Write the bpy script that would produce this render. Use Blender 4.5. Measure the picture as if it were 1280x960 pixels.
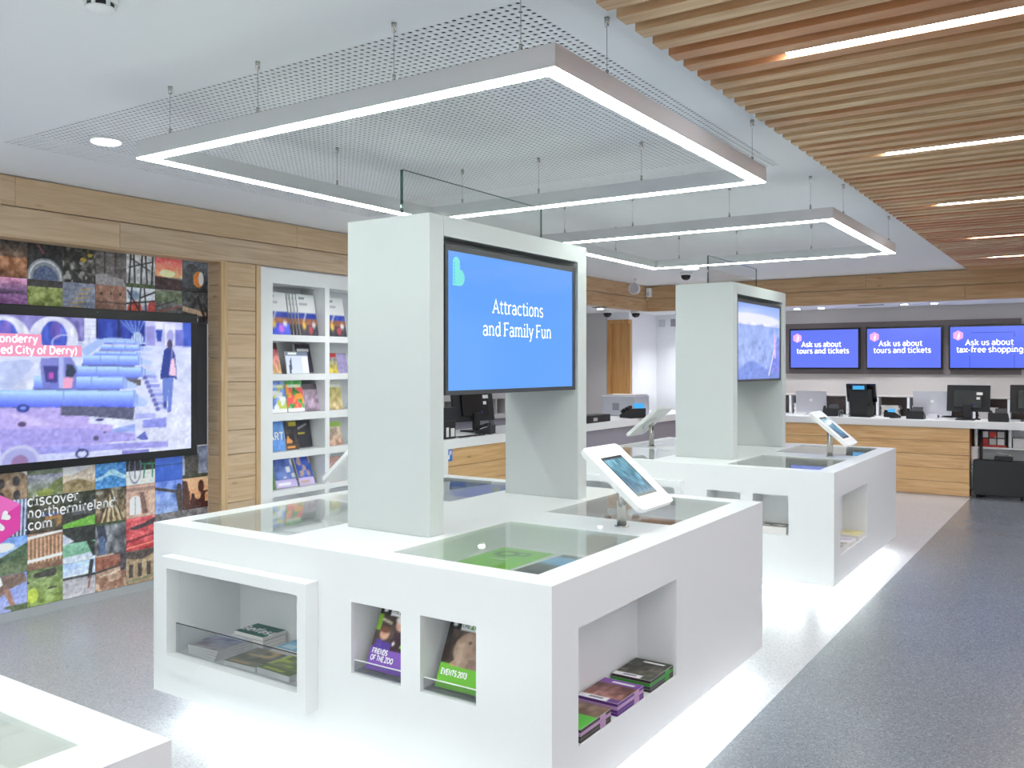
import bpy, math, random
import numpy as np
random.seed(7); rng = np.random.default_rng(7)
PI = math.pi
S = bpy.context.scene
for o in list(bpy.data.objects): bpy.data.objects.remove(o)
COL = S.collection

# ------------------------------------------------------------------ camera, world, exposure
cam = bpy.data.cameras.new('camera'); camo = bpy.data.objects.new('camera', cam); COL.objects.link(camo)
cam.sensor_fit = 'HORIZONTAL'; cam.sensor_width = 36.0
cam.lens = 1104.0 / 1280.0 * 36.0
cam.shift_y = -23.0 / 1280.0
cam.clip_start = 0.05; cam.clip_end = 100
camo.location = (0, 0, 1.65); camo.rotation_euler = (math.radians(90), 0, math.radians(33.68))
S.camera = camo
W = bpy.data.worlds.new('daylight'); S.world = W; W.use_nodes = True
W.node_tree.nodes['Background'].inputs[0].default_value = (0.92, 0.94, 1.0, 1)
W.node_tree.nodes['Background'].inputs[1].default_value = 0.85
S.view_settings.view_transform = 'Standard'; S.view_settings.look = 'None'
S.view_settings.exposure = 0.0; S.view_settings.gamma = 1.0; S.view_settings.use_curve_mapping = False
L_FRAME, L_UNDER, L_SLAT, L_SPOT = 32.0, 95.0, 50.0, 40.0
W_SPOT = 105.0   # watts of the lamp in a big ceiling downlight

# ------------------------------------------------------------------ colours and materials
def lin(c):
    c = np.asarray(c, float)
    return np.where(c <= 0.04045, c / 12.92, ((np.maximum(c, 0) + 0.055) / 1.055) ** 2.4)
def hx(r, g, b): return tuple(lin(np.array([r, g, b]) / 255.0)) + (1.0,)

MATS = {}
def mat(name, col=(0.8, 0.8, 0.8, 1), rough=0.5, metal=0.0, emit=None, estr=1.0, coat=0.0, spec=0.5):
    m = bpy.data.materials.new(name); m.use_nodes = True; MATS[name] = m
    b = m.node_tree.nodes['Principled BSDF']
    b.inputs['Base Color'].default_value = col; b.inputs['Roughness'].default_value = rough
    b.inputs['Metallic'].default_value = metal; b.inputs['Coat Weight'].default_value = coat
    b.inputs['Specular IOR Level'].default_value = spec
    if emit is not None:
        b.inputs['Emission Color'].default_value = emit; b.inputs['Emission Strength'].default_value = estr
    return m
def nodes(m): return m.node_tree.nodes, m.node_tree.links, m.node_tree.nodes['Principled BSDF']

mat('white_solid', hx(238, 240, 240), 0.28, coat=0.15)
mat('white_paint', hx(234, 236, 240), 0.6)
mat('ceiling_white', hx(232, 234, 236), 0.75)
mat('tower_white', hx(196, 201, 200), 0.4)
mat('grey_paint', hx(192, 188, 186), 0.6)
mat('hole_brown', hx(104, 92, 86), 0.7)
mat('grey_band', hx(112, 104, 104), 0.6)
mat('grey_panel', hx(150, 148, 158), 0.5)
mat('black_gloss', hx(14, 15, 18), 0.18)
mat('black_matte', hx(26, 27, 30), 0.5)
mat('dark_grey', hx(60, 62, 66), 0.45)
mat('navy_plastic', hx(30, 42, 92), 0.4)
mat('silver', hx(205, 206, 214), 0.35, metal=0.35)
mat('steel', hx(200, 198, 192), 0.25, metal=0.95)
mat('frame_metal', hx(194, 195, 197), 0.45)
mat('paper', hx(232, 230, 228), 0.6)
mat('plinth_grey', hx(150, 152, 156), 0.5)
mat('dark_void', hx(86, 88, 88), 0.9)
mat('cable_grey', hx(150, 150, 148), 0.5)
mat('pole_white', hx(240, 240, 240), 0.3)
mat('pink_print', hx(232, 60, 170), 0.4)
mat('pink_light', hx(244, 110, 196), 0.4)
mat('white_print', hx(250, 250, 250), 0.4)
mat('led', (1, 1, 1, 1), 0.5, emit=(0.895, 1.0, 0.935, 1), estr=L_FRAME)
mat('led_under', (1, 1, 1, 1), 0.5, emit=(0.90, 1.0, 0.985, 1), estr=L_UNDER)
mat('led_slat', (1, 1, 1, 1), 0.5, emit=(0.93, 0.94, 1.0, 1), estr=L_SLAT)
mat('spot_glow', (1, 1, 1, 1), 0.5, emit=(0.96, 0.97, 1.0, 1), estr=L_SPOT)
mat('screen_blue', hx(5, 10, 20), 0.12, emit=hx(100, 166, 253), estr=1.0)
mat('screen_violet', hx(5, 8, 20), 0.15, emit=hx(104, 124, 250), estr=1.0)
mat('screen_violet_deep', hx(5, 8, 20), 0.15, emit=hx(92, 116, 250), estr=1.0)
mat('text_glow', hx(200, 200, 200), 0.4, emit=(1, 1, 1, 1), estr=1.0)
mat('line_blue', hx(20, 30, 80), 0.4, emit=hx(60, 84, 200), estr=1.0)
mat('mint_glow', hx(40, 90, 90), 0.4, emit=hx(112, 214, 208), estr=1.0)
mat('pink_glow', hx(90, 50, 80), 0.4, emit=hx(238, 178, 236), estr=1.0)
mat('banner_glow', hx(90, 50, 60), 0.4, emit=hx(236, 150, 186), estr=1.0)
mat('cyan_glow', hx(10, 30, 60), 0.3, emit=hx(70, 180, 250), estr=1.0)
mat('blue_sticker', hx(40, 130, 220), 0.4)
mat('red_plastic', hx(190, 40, 30), 0.4)
mat('logo_dark', hx(70, 140, 170), 0.4, emit=hx(70, 150, 190), estr=1.0)

def glass_mat(name, tint, f=0.04):
    m = bpy.data.materials.new(name); m.use_nodes = True; MATS[name] = m
    n, l = m.node_tree.nodes, m.node_tree.links; n.clear()
    out = n.new('ShaderNodeOutputMaterial'); mix = n.new('ShaderNodeMixShader')
    tr = n.new('ShaderNodeBsdfTransparent'); gl = n.new('ShaderNodeBsdfGlossy'); lw = n.new('ShaderNodeLayerWeight'); p5 = n.new('ShaderNodeMath'); p5.operation = 'POWER'; p5.inputs[1].default_value = 5.0; fr = n.new('ShaderNodeMath'); fr.operation = 'MULTIPLY_ADD'; fr.inputs[1].default_value = 0.96; fr.inputs[2].default_value = f
    lw.inputs[0].default_value = 0.5; l.new(lw.outputs['Facing'], p5.inputs[0]); l.new(p5.outputs[0], fr.inputs[0])
    tr.inputs[0].default_value = tint; gl.inputs['Roughness'].default_value = 0.02
    l.new(fr.outputs[0], mix.inputs[0]); l.new(tr.outputs[0], mix.inputs[1]); l.new(gl.outputs[0], mix.inputs[2])
    l.new(mix.outputs[0], out.inputs[0]); return m
glass_mat('glass', (0.96, 0.975, 0.965, 1)); glass_mat('glass_edge', (0.35, 0.5, 0.47, 1)); glass_mat('acrylic', (0.86, 0.87, 0.88, 1))
glass_mat('acrylic_edge', (0.25, 0.25, 0.28, 1))

def attr_mat(name, emit=0.0, rough=0.4):
    m = mat(name, rough=rough); n, l, b = nodes(m)
    a = n.new('ShaderNodeAttribute'); a.attribute_name = 'Col'
    if emit > 0:
        b.inputs['Base Color'].default_value = (0.01, 0.01, 0.012, 1)
        l.new(a.outputs['Color'], b.inputs['Emission Color']); b.inputs['Emission Strength'].default_value = emit
    else: l.new(a.outputs['Color'], b.inputs['Base Color'])
    return m
attr_mat('print'); attr_mat('screen_picture', 1.0, 0.12)

def wood_mat(name, axis, c1, c2, c3, amt=0.5, rough=0.5):
    m = mat(name, rough=rough); n, l, b = nodes(m)
    tc = n.new('ShaderNodeTexCoord'); oi = n.new('ShaderNodeObjectInfo')
    mp = n.new('ShaderNodeMapping'); sc = [26, 26, 26]; sc[axis] = 1.6
    mp.inputs['Scale'].default_value = sc
    off = n.new('ShaderNodeVectorMath'); off.operation = 'SCALE'; off.inputs[0].default_value = (37.1, 91.7, 53.3)
    add = n.new('ShaderNodeVectorMath'); add.operation = 'ADD'
    l.new(oi.outputs['Random'], off.inputs['Scale'])
    l.new(tc.outputs['Object'], mp.inputs[0]); l.new(mp.outputs[0], add.inputs[0]); l.new(off.outputs[0], add.inputs[1])
    nz = n.new('ShaderNodeTexNoise'); nz.inputs['Scale'].default_value = 1.0; nz.inputs['Detail'].default_value = 6; nz.inputs['Distortion'].default_value = 1.2
    l.new(add.outputs[0], nz.inputs['Vector'])
    r = n.new('ShaderNodeValToRGB'); r.color_ramp.elements[0].color = c1; r.color_ramp.elements[1].color = c2
    r.color_ramp.elements[0].position = 0.32; r.color_ramp.elements[1].position = 0.68
    l.new(nz.outputs['Fac'], r.inputs[0])
    mx = n.new('ShaderNodeMix'); mx.data_type = 'RGBA'; mx.blend_type = 'MIX'
    ml = n.new('ShaderNodeMath'); ml.operation = 'MULTIPLY'; ml.inputs[1].default_value = amt
    pw = n.new('ShaderNodeMath'); pw.operation = 'POWER'; pw.inputs[1].default_value = 1.8
    l.new(oi.outputs['Random'], pw.inputs[0]); l.new(pw.outputs[0], ml.inputs[0])
    l.new(ml.outputs[0], mx.inputs[0]); l.new(r.outputs[0], mx.inputs[6]); mx.inputs[7].default_value = c3
    # knots
    vo = n.new('ShaderNodeTexVoronoi'); vo.inputs['Scale'].default_value = 1.0
    mp2 = n.new('ShaderNodeMapping'); s2 = [7, 7, 7]; s2[axis] = 2.2; mp2.inputs['Scale'].default_value = s2
    add2 = n.new('ShaderNodeVectorMath'); add2.operation = 'ADD'
    l.new(tc.outputs['Object'], mp2.inputs[0]); l.new(mp2.outputs[0], add2.inputs[0]); l.new(off.outputs[0], add2.inputs[1]); l.new(add2.outputs[0], vo.inputs['Vector'])
    kr = n.new('ShaderNodeValToRGB'); kr.color_ramp.elements[0].position = 0.03; kr.color_ramp.elements[0].color = (0.45, 0.38, 0.3, 1)
    kr.color_ramp.elements[1].position = 0.11; kr.color_ramp.elements[1].color = (1, 1, 1, 1)
    l.new(vo.outputs['Distance'], kr.inputs[0])
    m2 = n.new('ShaderNodeMix'); m2.data_type = 'RGBA'; m2.blend_type = 'MULTIPLY'; m2.inputs[0].default_value = 0.7
    l.new(mx.outputs[2], m2.inputs[6]); l.new(kr.outputs[0], m2.inputs[7])
    l.new(m2.outputs[2], b.inputs['Base Color'])
    bp = n.new('ShaderNodeBump'); bp.inputs['Strength'].default_value = 0.12; bp.inputs['Distance'].default_value = 0.01
    l.new(nz.outputs['Fac'], bp.inputs['Height']); l.new(bp.outputs[0], b.inputs['Normal'])
    return m
oak = (hx(178, 152, 122), hx(206, 184, 156), hx(206, 172, 128))
wood_mat('oak_y', 1, *oak, amt=0.5); wood_mat('oak_x', 0, *oak, amt=0.5); wood_mat('oak_z', 2, hx(186, 152, 108), hx(210, 182, 142), hx(200, 164, 116), 0.4)
wrm = (hx(178, 142, 102), hx(204, 172, 132), hx(196, 156, 108))
wood_mat('warm_x', 0, *wrm, amt=.4); wood_mat('warm_y', 1, *wrm, amt=.4)
hon = (hx(196, 152, 100), hx(226, 190, 138), hx(216, 172, 112))
wood_mat('honey_x', 0, *hon, amt=0.4); wood_mat('honey_y', 1, *hon, amt=0.4)
wood_mat('slat_wood', 0, hx(188, 150, 104), hx(224, 198, 156), hx(184, 116, 70), amt=0.8)
wood_mat('door_wood', 2, hx(184, 132, 74), hx(208, 160, 100), hx(200, 150, 90), 0.2)
wood_mat('rust_wood', 0, hx(150, 92, 50), hx(176, 116, 70), hx(150, 90, 50), 0.2)

def terrazzo(name, base, chip, chip2, rough):
    m = mat(name, rough=rough); n, l, b = nodes(m)
    tc = n.new('ShaderNodeTexCoord'); v = n.new('ShaderNodeTexVoronoi'); v.inputs['Scale'].default_value = 150
    l.new(tc.outputs['Object'], v.inputs['Vector'])
    sp = n.new('ShaderNodeSeparateColor'); l.new(v.outputs['Color'], sp.inputs[0])
    r = n.new('ShaderNodeValToRGB'); e = r.color_ramp.elements; r.color_ramp.interpolation = 'CONSTANT'
    e[0].position = 0; e[0].color = base; e[1].position = 0.72; e[1].color = chip
    k = e.new(0.9); k.color = chip2
    l.new(sp.outputs[0], r.inputs[0])
    nz = n.new('ShaderNodeTexNoise'); nz.inputs['Scale'].default_value = 1.3; nz.inputs['Detail'].default_value = 3
    l.new(tc.outputs['Object'], nz.inputs['Vector'])
    mx = n.new('ShaderNodeMix'); mx.data_type = 'RGBA'; mx.blend_type = 'MULTIPLY'; mx.inputs[0].default_value = 0.22
    l.new(r.outputs[0], mx.inputs[6]); l.new(nz.outputs['Fac'], mx.inputs[7]); l.new(mx.outputs[2], b.inputs['Base Color'])
    return m
terrazzo('terrazzo_light', hx(180, 180, 184), hx(198, 198, 202), hx(152, 152, 158), 0.28)
terrazzo('terrazzo_dark', hx(114, 119, 126), hx(134, 139, 146), hx(94, 98, 105), 0.24)

# ------------------------------------------------------------------ mesh builder
class MB:
    def __init__(s): s.v = []; s.f = []; s.m = []; s.cur = 0; s.smooth = []
    def face(s, pts, sm=False):
        i = len(s.v); s.v += [tuple(p) for p in pts]; s.f.append(tuple(range(i, i + len(pts)))); s.m.append(s.cur); s.smooth.append(sm); return s
    def box(s, x0, x1, y0, y1, z0, z1):
        i = len(s.v)
        s.v += [(x0, y0, z0), (x1, y0, z0), (x1, y1, z0), (x0, y1, z0), (x0, y0, z1), (x1, y0, z1), (x1, y1, z1), (x0, y1, z1)]
        for q in ((0, 3, 2, 1), (4, 5, 6, 7), (0, 1, 5, 4), (1, 2, 6, 5), (2, 3, 7, 6), (3, 0, 4, 7)):
            s.f.append(tuple(i + k for k in q)); s.m.append(s.cur); s.smooth.append(False)
        return s
    def tube(s, a, b, r0, r1=None, n=16, caps=True):
        r1 = r0 if r1 is None else r1
        a = np.array(a, float); b = np.array(b, float); d = b - a; d /= np.linalg.norm(d)
        u = np.cross(d, (0, 0, 1) if abs(d[2]) < 0.9 else (1, 0, 0)); u /= np.linalg.norm(u); w = np.cross(d, u)
        i = len(s.v)
        for p, r in ((a, r0), (b, r1)):
            for k in range(n): t = 2 * PI * k / n; s.v.append(tuple(p + r * (math.cos(t) * u + math.sin(t) * w)))
        for k in range(n):
            s.f.append((i + k, i + (k + 1) % n, i + n + (k + 1) % n, i + n + k)); s.m.append(s.cur); s.smooth.append(True)
        if caps:
            s.f.append(tuple(i + k for k in reversed(range(n)))); s.m.append(s.cur); s.smooth.append(False)
            s.f.append(tuple(i + n + k for k in range(n))); s.m.append(s.cur); s.smooth.append(False)
        return s
    def path(s, pts, r, n=6):
        for a, b in zip(pts[:-1], pts[1:]): s.tube(a, b, r, n=n, caps=True)
        return s
    def lathe(s, c, prof, n=24, ax=2):
        i = len(s.v); c = np.array(c, float)
        for (r, h) in prof:
            for k in range(n):
                t = 2 * PI * k / n; p = [r * math.cos(t), r * math.sin(t), h]
                if ax == 0: p = [h, p[0], p[1]]
                if ax == 1: p = [p[0], h, p[1]]
                s.v.append(tuple(c + p))
        for j in range(len(prof) - 1):
            for k in range(n):
                s.f.append((i + j * n + k, i + j * n + (k + 1) % n, i + (j + 1) * n + (k + 1) % n, i + (j + 1) * n + k)); s.m.append(s.cur); s.smooth.append(True)
        s.f.append(tuple(i + k for k in reversed(range(n)))); s.m.append(s.cur); s.smooth.append(False)
        s.f.append(tuple(i + (len(prof) - 1) * n + k for k in range(n))); s.m.append(s.cur); s.smooth.append(False)
        return s
    def prism(s, pts, d):   # polygon pts extruded by vector d
        d = np.array(d, float); p = [np.array(q, float) for q in pts]; n = len(p)
        s.face(p[::-1]); s.face([q + d for q in p])
        for k in range(n): s.face([p[k], p[(k + 1) % n], p[(k + 1) % n] + d, p[k] + d])
        return s
    def holed(s, o, U, V, nrm, w, h, holes):
        """rectangle o..o+U*w+V*h with rectangular holes (u0,u1,v0,v1,depth); recess walls and back go along -nrm"""
        o, U, V, N = (np.array(k, float) for k in (o, U, V, nrm))
        us = sorted({0, w, *[k for q in holes for k in q[:2]]}); vs = sorted({0, h, *[k for q in holes for k in q[2:4]]})
        P = lambda a, b, c=0.0: tuple(o + U * a + V * b - N * c)
        for a0, a1 in zip(us[:-1], us[1:]):
            for b0, b1 in zip(vs[:-1], vs[1:]):
                ca, cb = (a0 + a1) / 2, (b0 + b1) / 2
                if any(q[0] < ca < q[1] and q[2] < cb < q[3] for q in holes): continue
                s.face([P(a0, b0), P(a1, b0), P(a1, b1), P(a0, b1)])
        for (a0, a1, b0, b1, d) in holes:
            if d <= 0: continue
            c = [(a0, b0), (a1, b0), (a1, b1), (a0, b1)]
            for k in range(4): p, q = c[k], c[(k + 1) % 4]; s.face([P(*p), P(*p, d), P(*q, d), P(*q)])
            s.face([P(a0, b0, d), P(a1, b0, d), P(a1, b1, d), P(a0, b1, d)])
        return s
    def build(s, name, m, parent=None, world=True, bevel=0.0, recalc=False):
        me = bpy.data.meshes.new(name)
        off = np.array(parent_loc(parent)) if (parent is not None and world) else np.zeros(3)
        v = np.array(s.v, float) - off
        me.from_pydata(v.tolist(), [], s.f); me.update()
        for k in (m if isinstance(m, (list, tuple)) else [m]): me.materials.append(MATS[k])
        me.polygons.foreach_set('material_index', s.m); me.polygons.foreach_set('use_smooth', s.smooth)
        o = bpy.data.objects.new(name, me); COL.objects.link(o)
        if parent is not None: o.parent = parent
        if bevel > 0:
            b = o.modifiers.new('bevel', 'BEVEL'); b.width = bevel; b.segments = 2; b.limit_method = 'ANGLE'
        return o
def parent_loc(p):
    loc = np.zeros(3)
    while p is not None: loc += np.array(p.location); p = p.parent
    return loc
def tag(o, label=None, cat=None, group=None, kind=None):
    if label: o['label'] = label
    if cat: o['category'] = cat
    if group: o['group'] = group
    if kind: o['kind'] = kind
    return o
def thing(name, label, cat, loc=(0, 0, 0), rz=0.0, group=None):
    o = bpy.data.objects.new(name, None); COL.objects.link(o); o.location = loc; o.rotation_euler = (0, 0, rz); o.empty_display_size = 0.1
    return tag(o, label, cat, group)
def struct(o): o['kind'] = 'structure'; return o
def box(name, m, b, parent=None, bevel=0.0, world=True): return MB().box(*b).build(name, m, parent, world, bevel)
def dup(root, loc, rz=None, label=None):
    r = root.copy(); COL.objects.link(r); r.location = loc
    if rz is not None: r.rotation_euler = (0, 0, rz)
    if label: r['label'] = label
    for ch in list(root.children):
        c = ch.copy(); COL.objects.link(c); c.parent = r
        for g in list(ch.children):
            d = g.copy(); COL.objects.link(d); d.parent = c
    return r

# ------------------------------------------------------------------ painted pictures (colour per vertex of a fine grid)
def vnoise(h, w, sy, sx, seed):
    r = np.random.default_rng(seed); g = r.random((sy + 2, sx + 2))
    y = np.linspace(0, sy, h); x = np.linspace(0, sx, w)
    yi = np.minimum(y.astype(int), sy); xi = np.minimum(x.astype(int), sx); fy = (y - yi)[:, None]; fx = (x - xi)[None]
    fy = fy * fy * (3 - 2 * fy); fx = fx * fx * (3 - 2 * fx)
    a = g[yi][:, xi]; b = g[yi][:, xi + 1]; c = g[yi + 1][:, xi]; d = g[yi + 1][:, xi + 1]
    return a * (1 - fy) * (1 - fx) + b * (1 - fy) * fx + c * fy * (1 - fx) + d * fy * fx
class Img:
    def __init__(s, h, w, col=(200, 200, 200), seed=0):
        s.h, s.w, s.seed = h, w, seed; s.a = np.zeros((h, w, 3)) + np.array(col, float)
        s.y, s.x = np.meshgrid(np.linspace(0, 1, h), np.linspace(0, 1, w), indexing='ij')   # y up
        s.ax = 1.2 / w; s.ay = 1.2 / h
    def put(s, mask, col, al=1.0):
        m = np.clip(mask, 0, 1)[..., None] * al; s.a = s.a * (1 - m) + np.array(col, float) * m; return s
    def grad(s, c0, c1, y0=0.0, y1=1.0):
        t = np.clip((s.y - y0) / (y1 - y0), 0, 1)[..., None]; c = np.array(c0, float) * (1 - t) + np.array(c1, float) * t
        m = ((s.y >= y0 - 1e-6) & (s.y <= y1 + 1e-6))[..., None]; s.a = np.where(m, c, s.a); return s
    def rect(s, x0, x1, y0, y1, col, al=1.0): return s.put(((s.x >= x0) & (s.x <= x1) & (s.y >= y0) & (s.y <= y1)).astype(float), col, al)
    def ell(s, cx, cy, rx, ry, col, al=1.0):
        d = np.sqrt(((s.x - cx) / rx) ** 2 + ((s.y - cy) / ry) ** 2); return s.put((1 - d) * min(rx / s.ax, ry / s.ay) + 0.5, col, al)
    def ring(s, cx, cy, rx, ry, t, col, al=1.0):
        d = np.sqrt(((s.x - cx) / rx) ** 2 + ((s.y - cy) / ry) ** 2); return s.put((t / 2 - abs(d - 1)) * min(rx / s.ax, ry / s.ay) + 0.5, col, al)
    def poly(s, pts, col, al=1.0):
        ins = np.zeros(s.x.shape, bool); n = len(pts)
        for i in range(n):
            (x1, y1), (x2, y2) = pts[i], pts[(i + 1) % n]
            if y1 == y2: continue
            c = ((s.y < y1) != (s.y < y2)) & (s.x < (x2 - x1) * (s.y - y1) / (y2 - y1) + x1); ins ^= c
        return s.put(ins.astype(float), col, al)
    def line(s, p, q, t, col, al=1.0):
        (x1, y1), (x2, y2) = p, q; dx, dy = x2 - x1, y2 - y1; L = dx * dx + dy * dy
        k = np.clip(((s.x - x1) * dx + (s.y - y1) * dy) / L, 0, 1); d = np.hypot(s.x - x1 - k * dx, s.y - y1 - k * dy)
        return s.put((t / 2 - d) / s.ax + 0.5, col, al)
    def below(s, f, col, al=1.0): return s.put((f(s.x) - s.y) / s.ay + 0.5, col, al)
    def noise(s, amt, sy=8, sx=8, y0=0, y1=1, k=0):
        n = vnoise(s.h, s.w, sy, sx, s.seed * 31 + k + sy) - 0.5 + 0.5 * (vnoise(s.h, s.w, sy * 2, sx * 2, s.seed * 31 + k + 5) - 0.5)
        m = ((s.y >= y0) & (s.y <= y1)); s.a = s.a + (n * amt * m)[..., None]; return s
    def half(s):
        a = s.a; s.a = (a[0::2, 0::2] + a[1::2, 0::2] + a[0::2, 1::2] + a[1::2, 1::2]) / 4; s.h //= 2; s.w //= 2; return s
    def blobs(s, col, th, sy, sx, y0=0, y1=1, k=1, al=1.0):
        n = vnoise(s.h, s.w, sy, sx, s.seed * 17 + k); return s.put((n > th) * (s.y >= y0) * (s.y <= y1) * 1.0, col, al)
def picture(name, im, m, parent, o, U, V, size, thick=None, world=True, edge='paper'):
    """grid mesh carrying the picture; o = lower-left corner, U, V unit axes; thick adds a slab behind along -(UxV)"""
    o, U, V = (np.array(k, float) for k in (o, U, V)); N = np.cross(U, V)
    h, w = im.h, im.w; off = parent_loc(parent) if (parent is not None and world) else np.zeros(3)
    gx, gy = np.meshgrid(np.linspace(0, size[0], w), np.linspace(0, size[1], h))
    v = (o - off) + gx[..., None] * U + gy[..., None] * V
    v = v.reshape(-1, 3); idx = np.arange(h * w).reshape(h, w)
    f = np.stack([idx[:-1, :-1], idx[:-1, 1:], idx[1:, 1:], idx[1:, :-1]], -1).reshape(-1, 4)
    nf = len(f); faces = f.tolist(); verts = v.tolist()
    if thick:
        c = [o - off, o - off + U * size[0], o - off + U * size[0] + V * size[1], o - off + V * size[1]]; b = len(verts)
        verts += [tuple(p) for p in c] + [tuple(p - N * thick) for p in c]
        faces += [[b + 7, b + 6, b + 5, b + 4]] + [[b + k, b + 4 + k, b + 4 + (k + 1) % 4, b + (k + 1) % 4] for k in range(4)]
    me = bpy.data.meshes.new(name); me.from_pydata(verts, [], faces); me.update()
    col = np.minimum(lin(np.clip(im.a, 0, 255) / 255.0) * (1.2 if m == 'print' else 1.0), .95 if m == 'print' else 1.0).reshape(-1, 3)
    ca = np.ones((len(verts), 4), np.float32); ca[:h * w, :3] = col
    at = me.color_attributes.new('Col', 'FLOAT_COLOR', 'POINT'); at.data.foreach_set('color', ca.ravel())
    me.materials.append(MATS[m])
    if thick:
        me.materials.append(MATS[edge]); me.polygons.foreach_set('material_index', [0] * nf + [1] * 5)
    ob = bpy.data.objects.new(name, me); COL.objects.link(ob)
    if parent is not None: ob.parent = parent
    return ob

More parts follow.
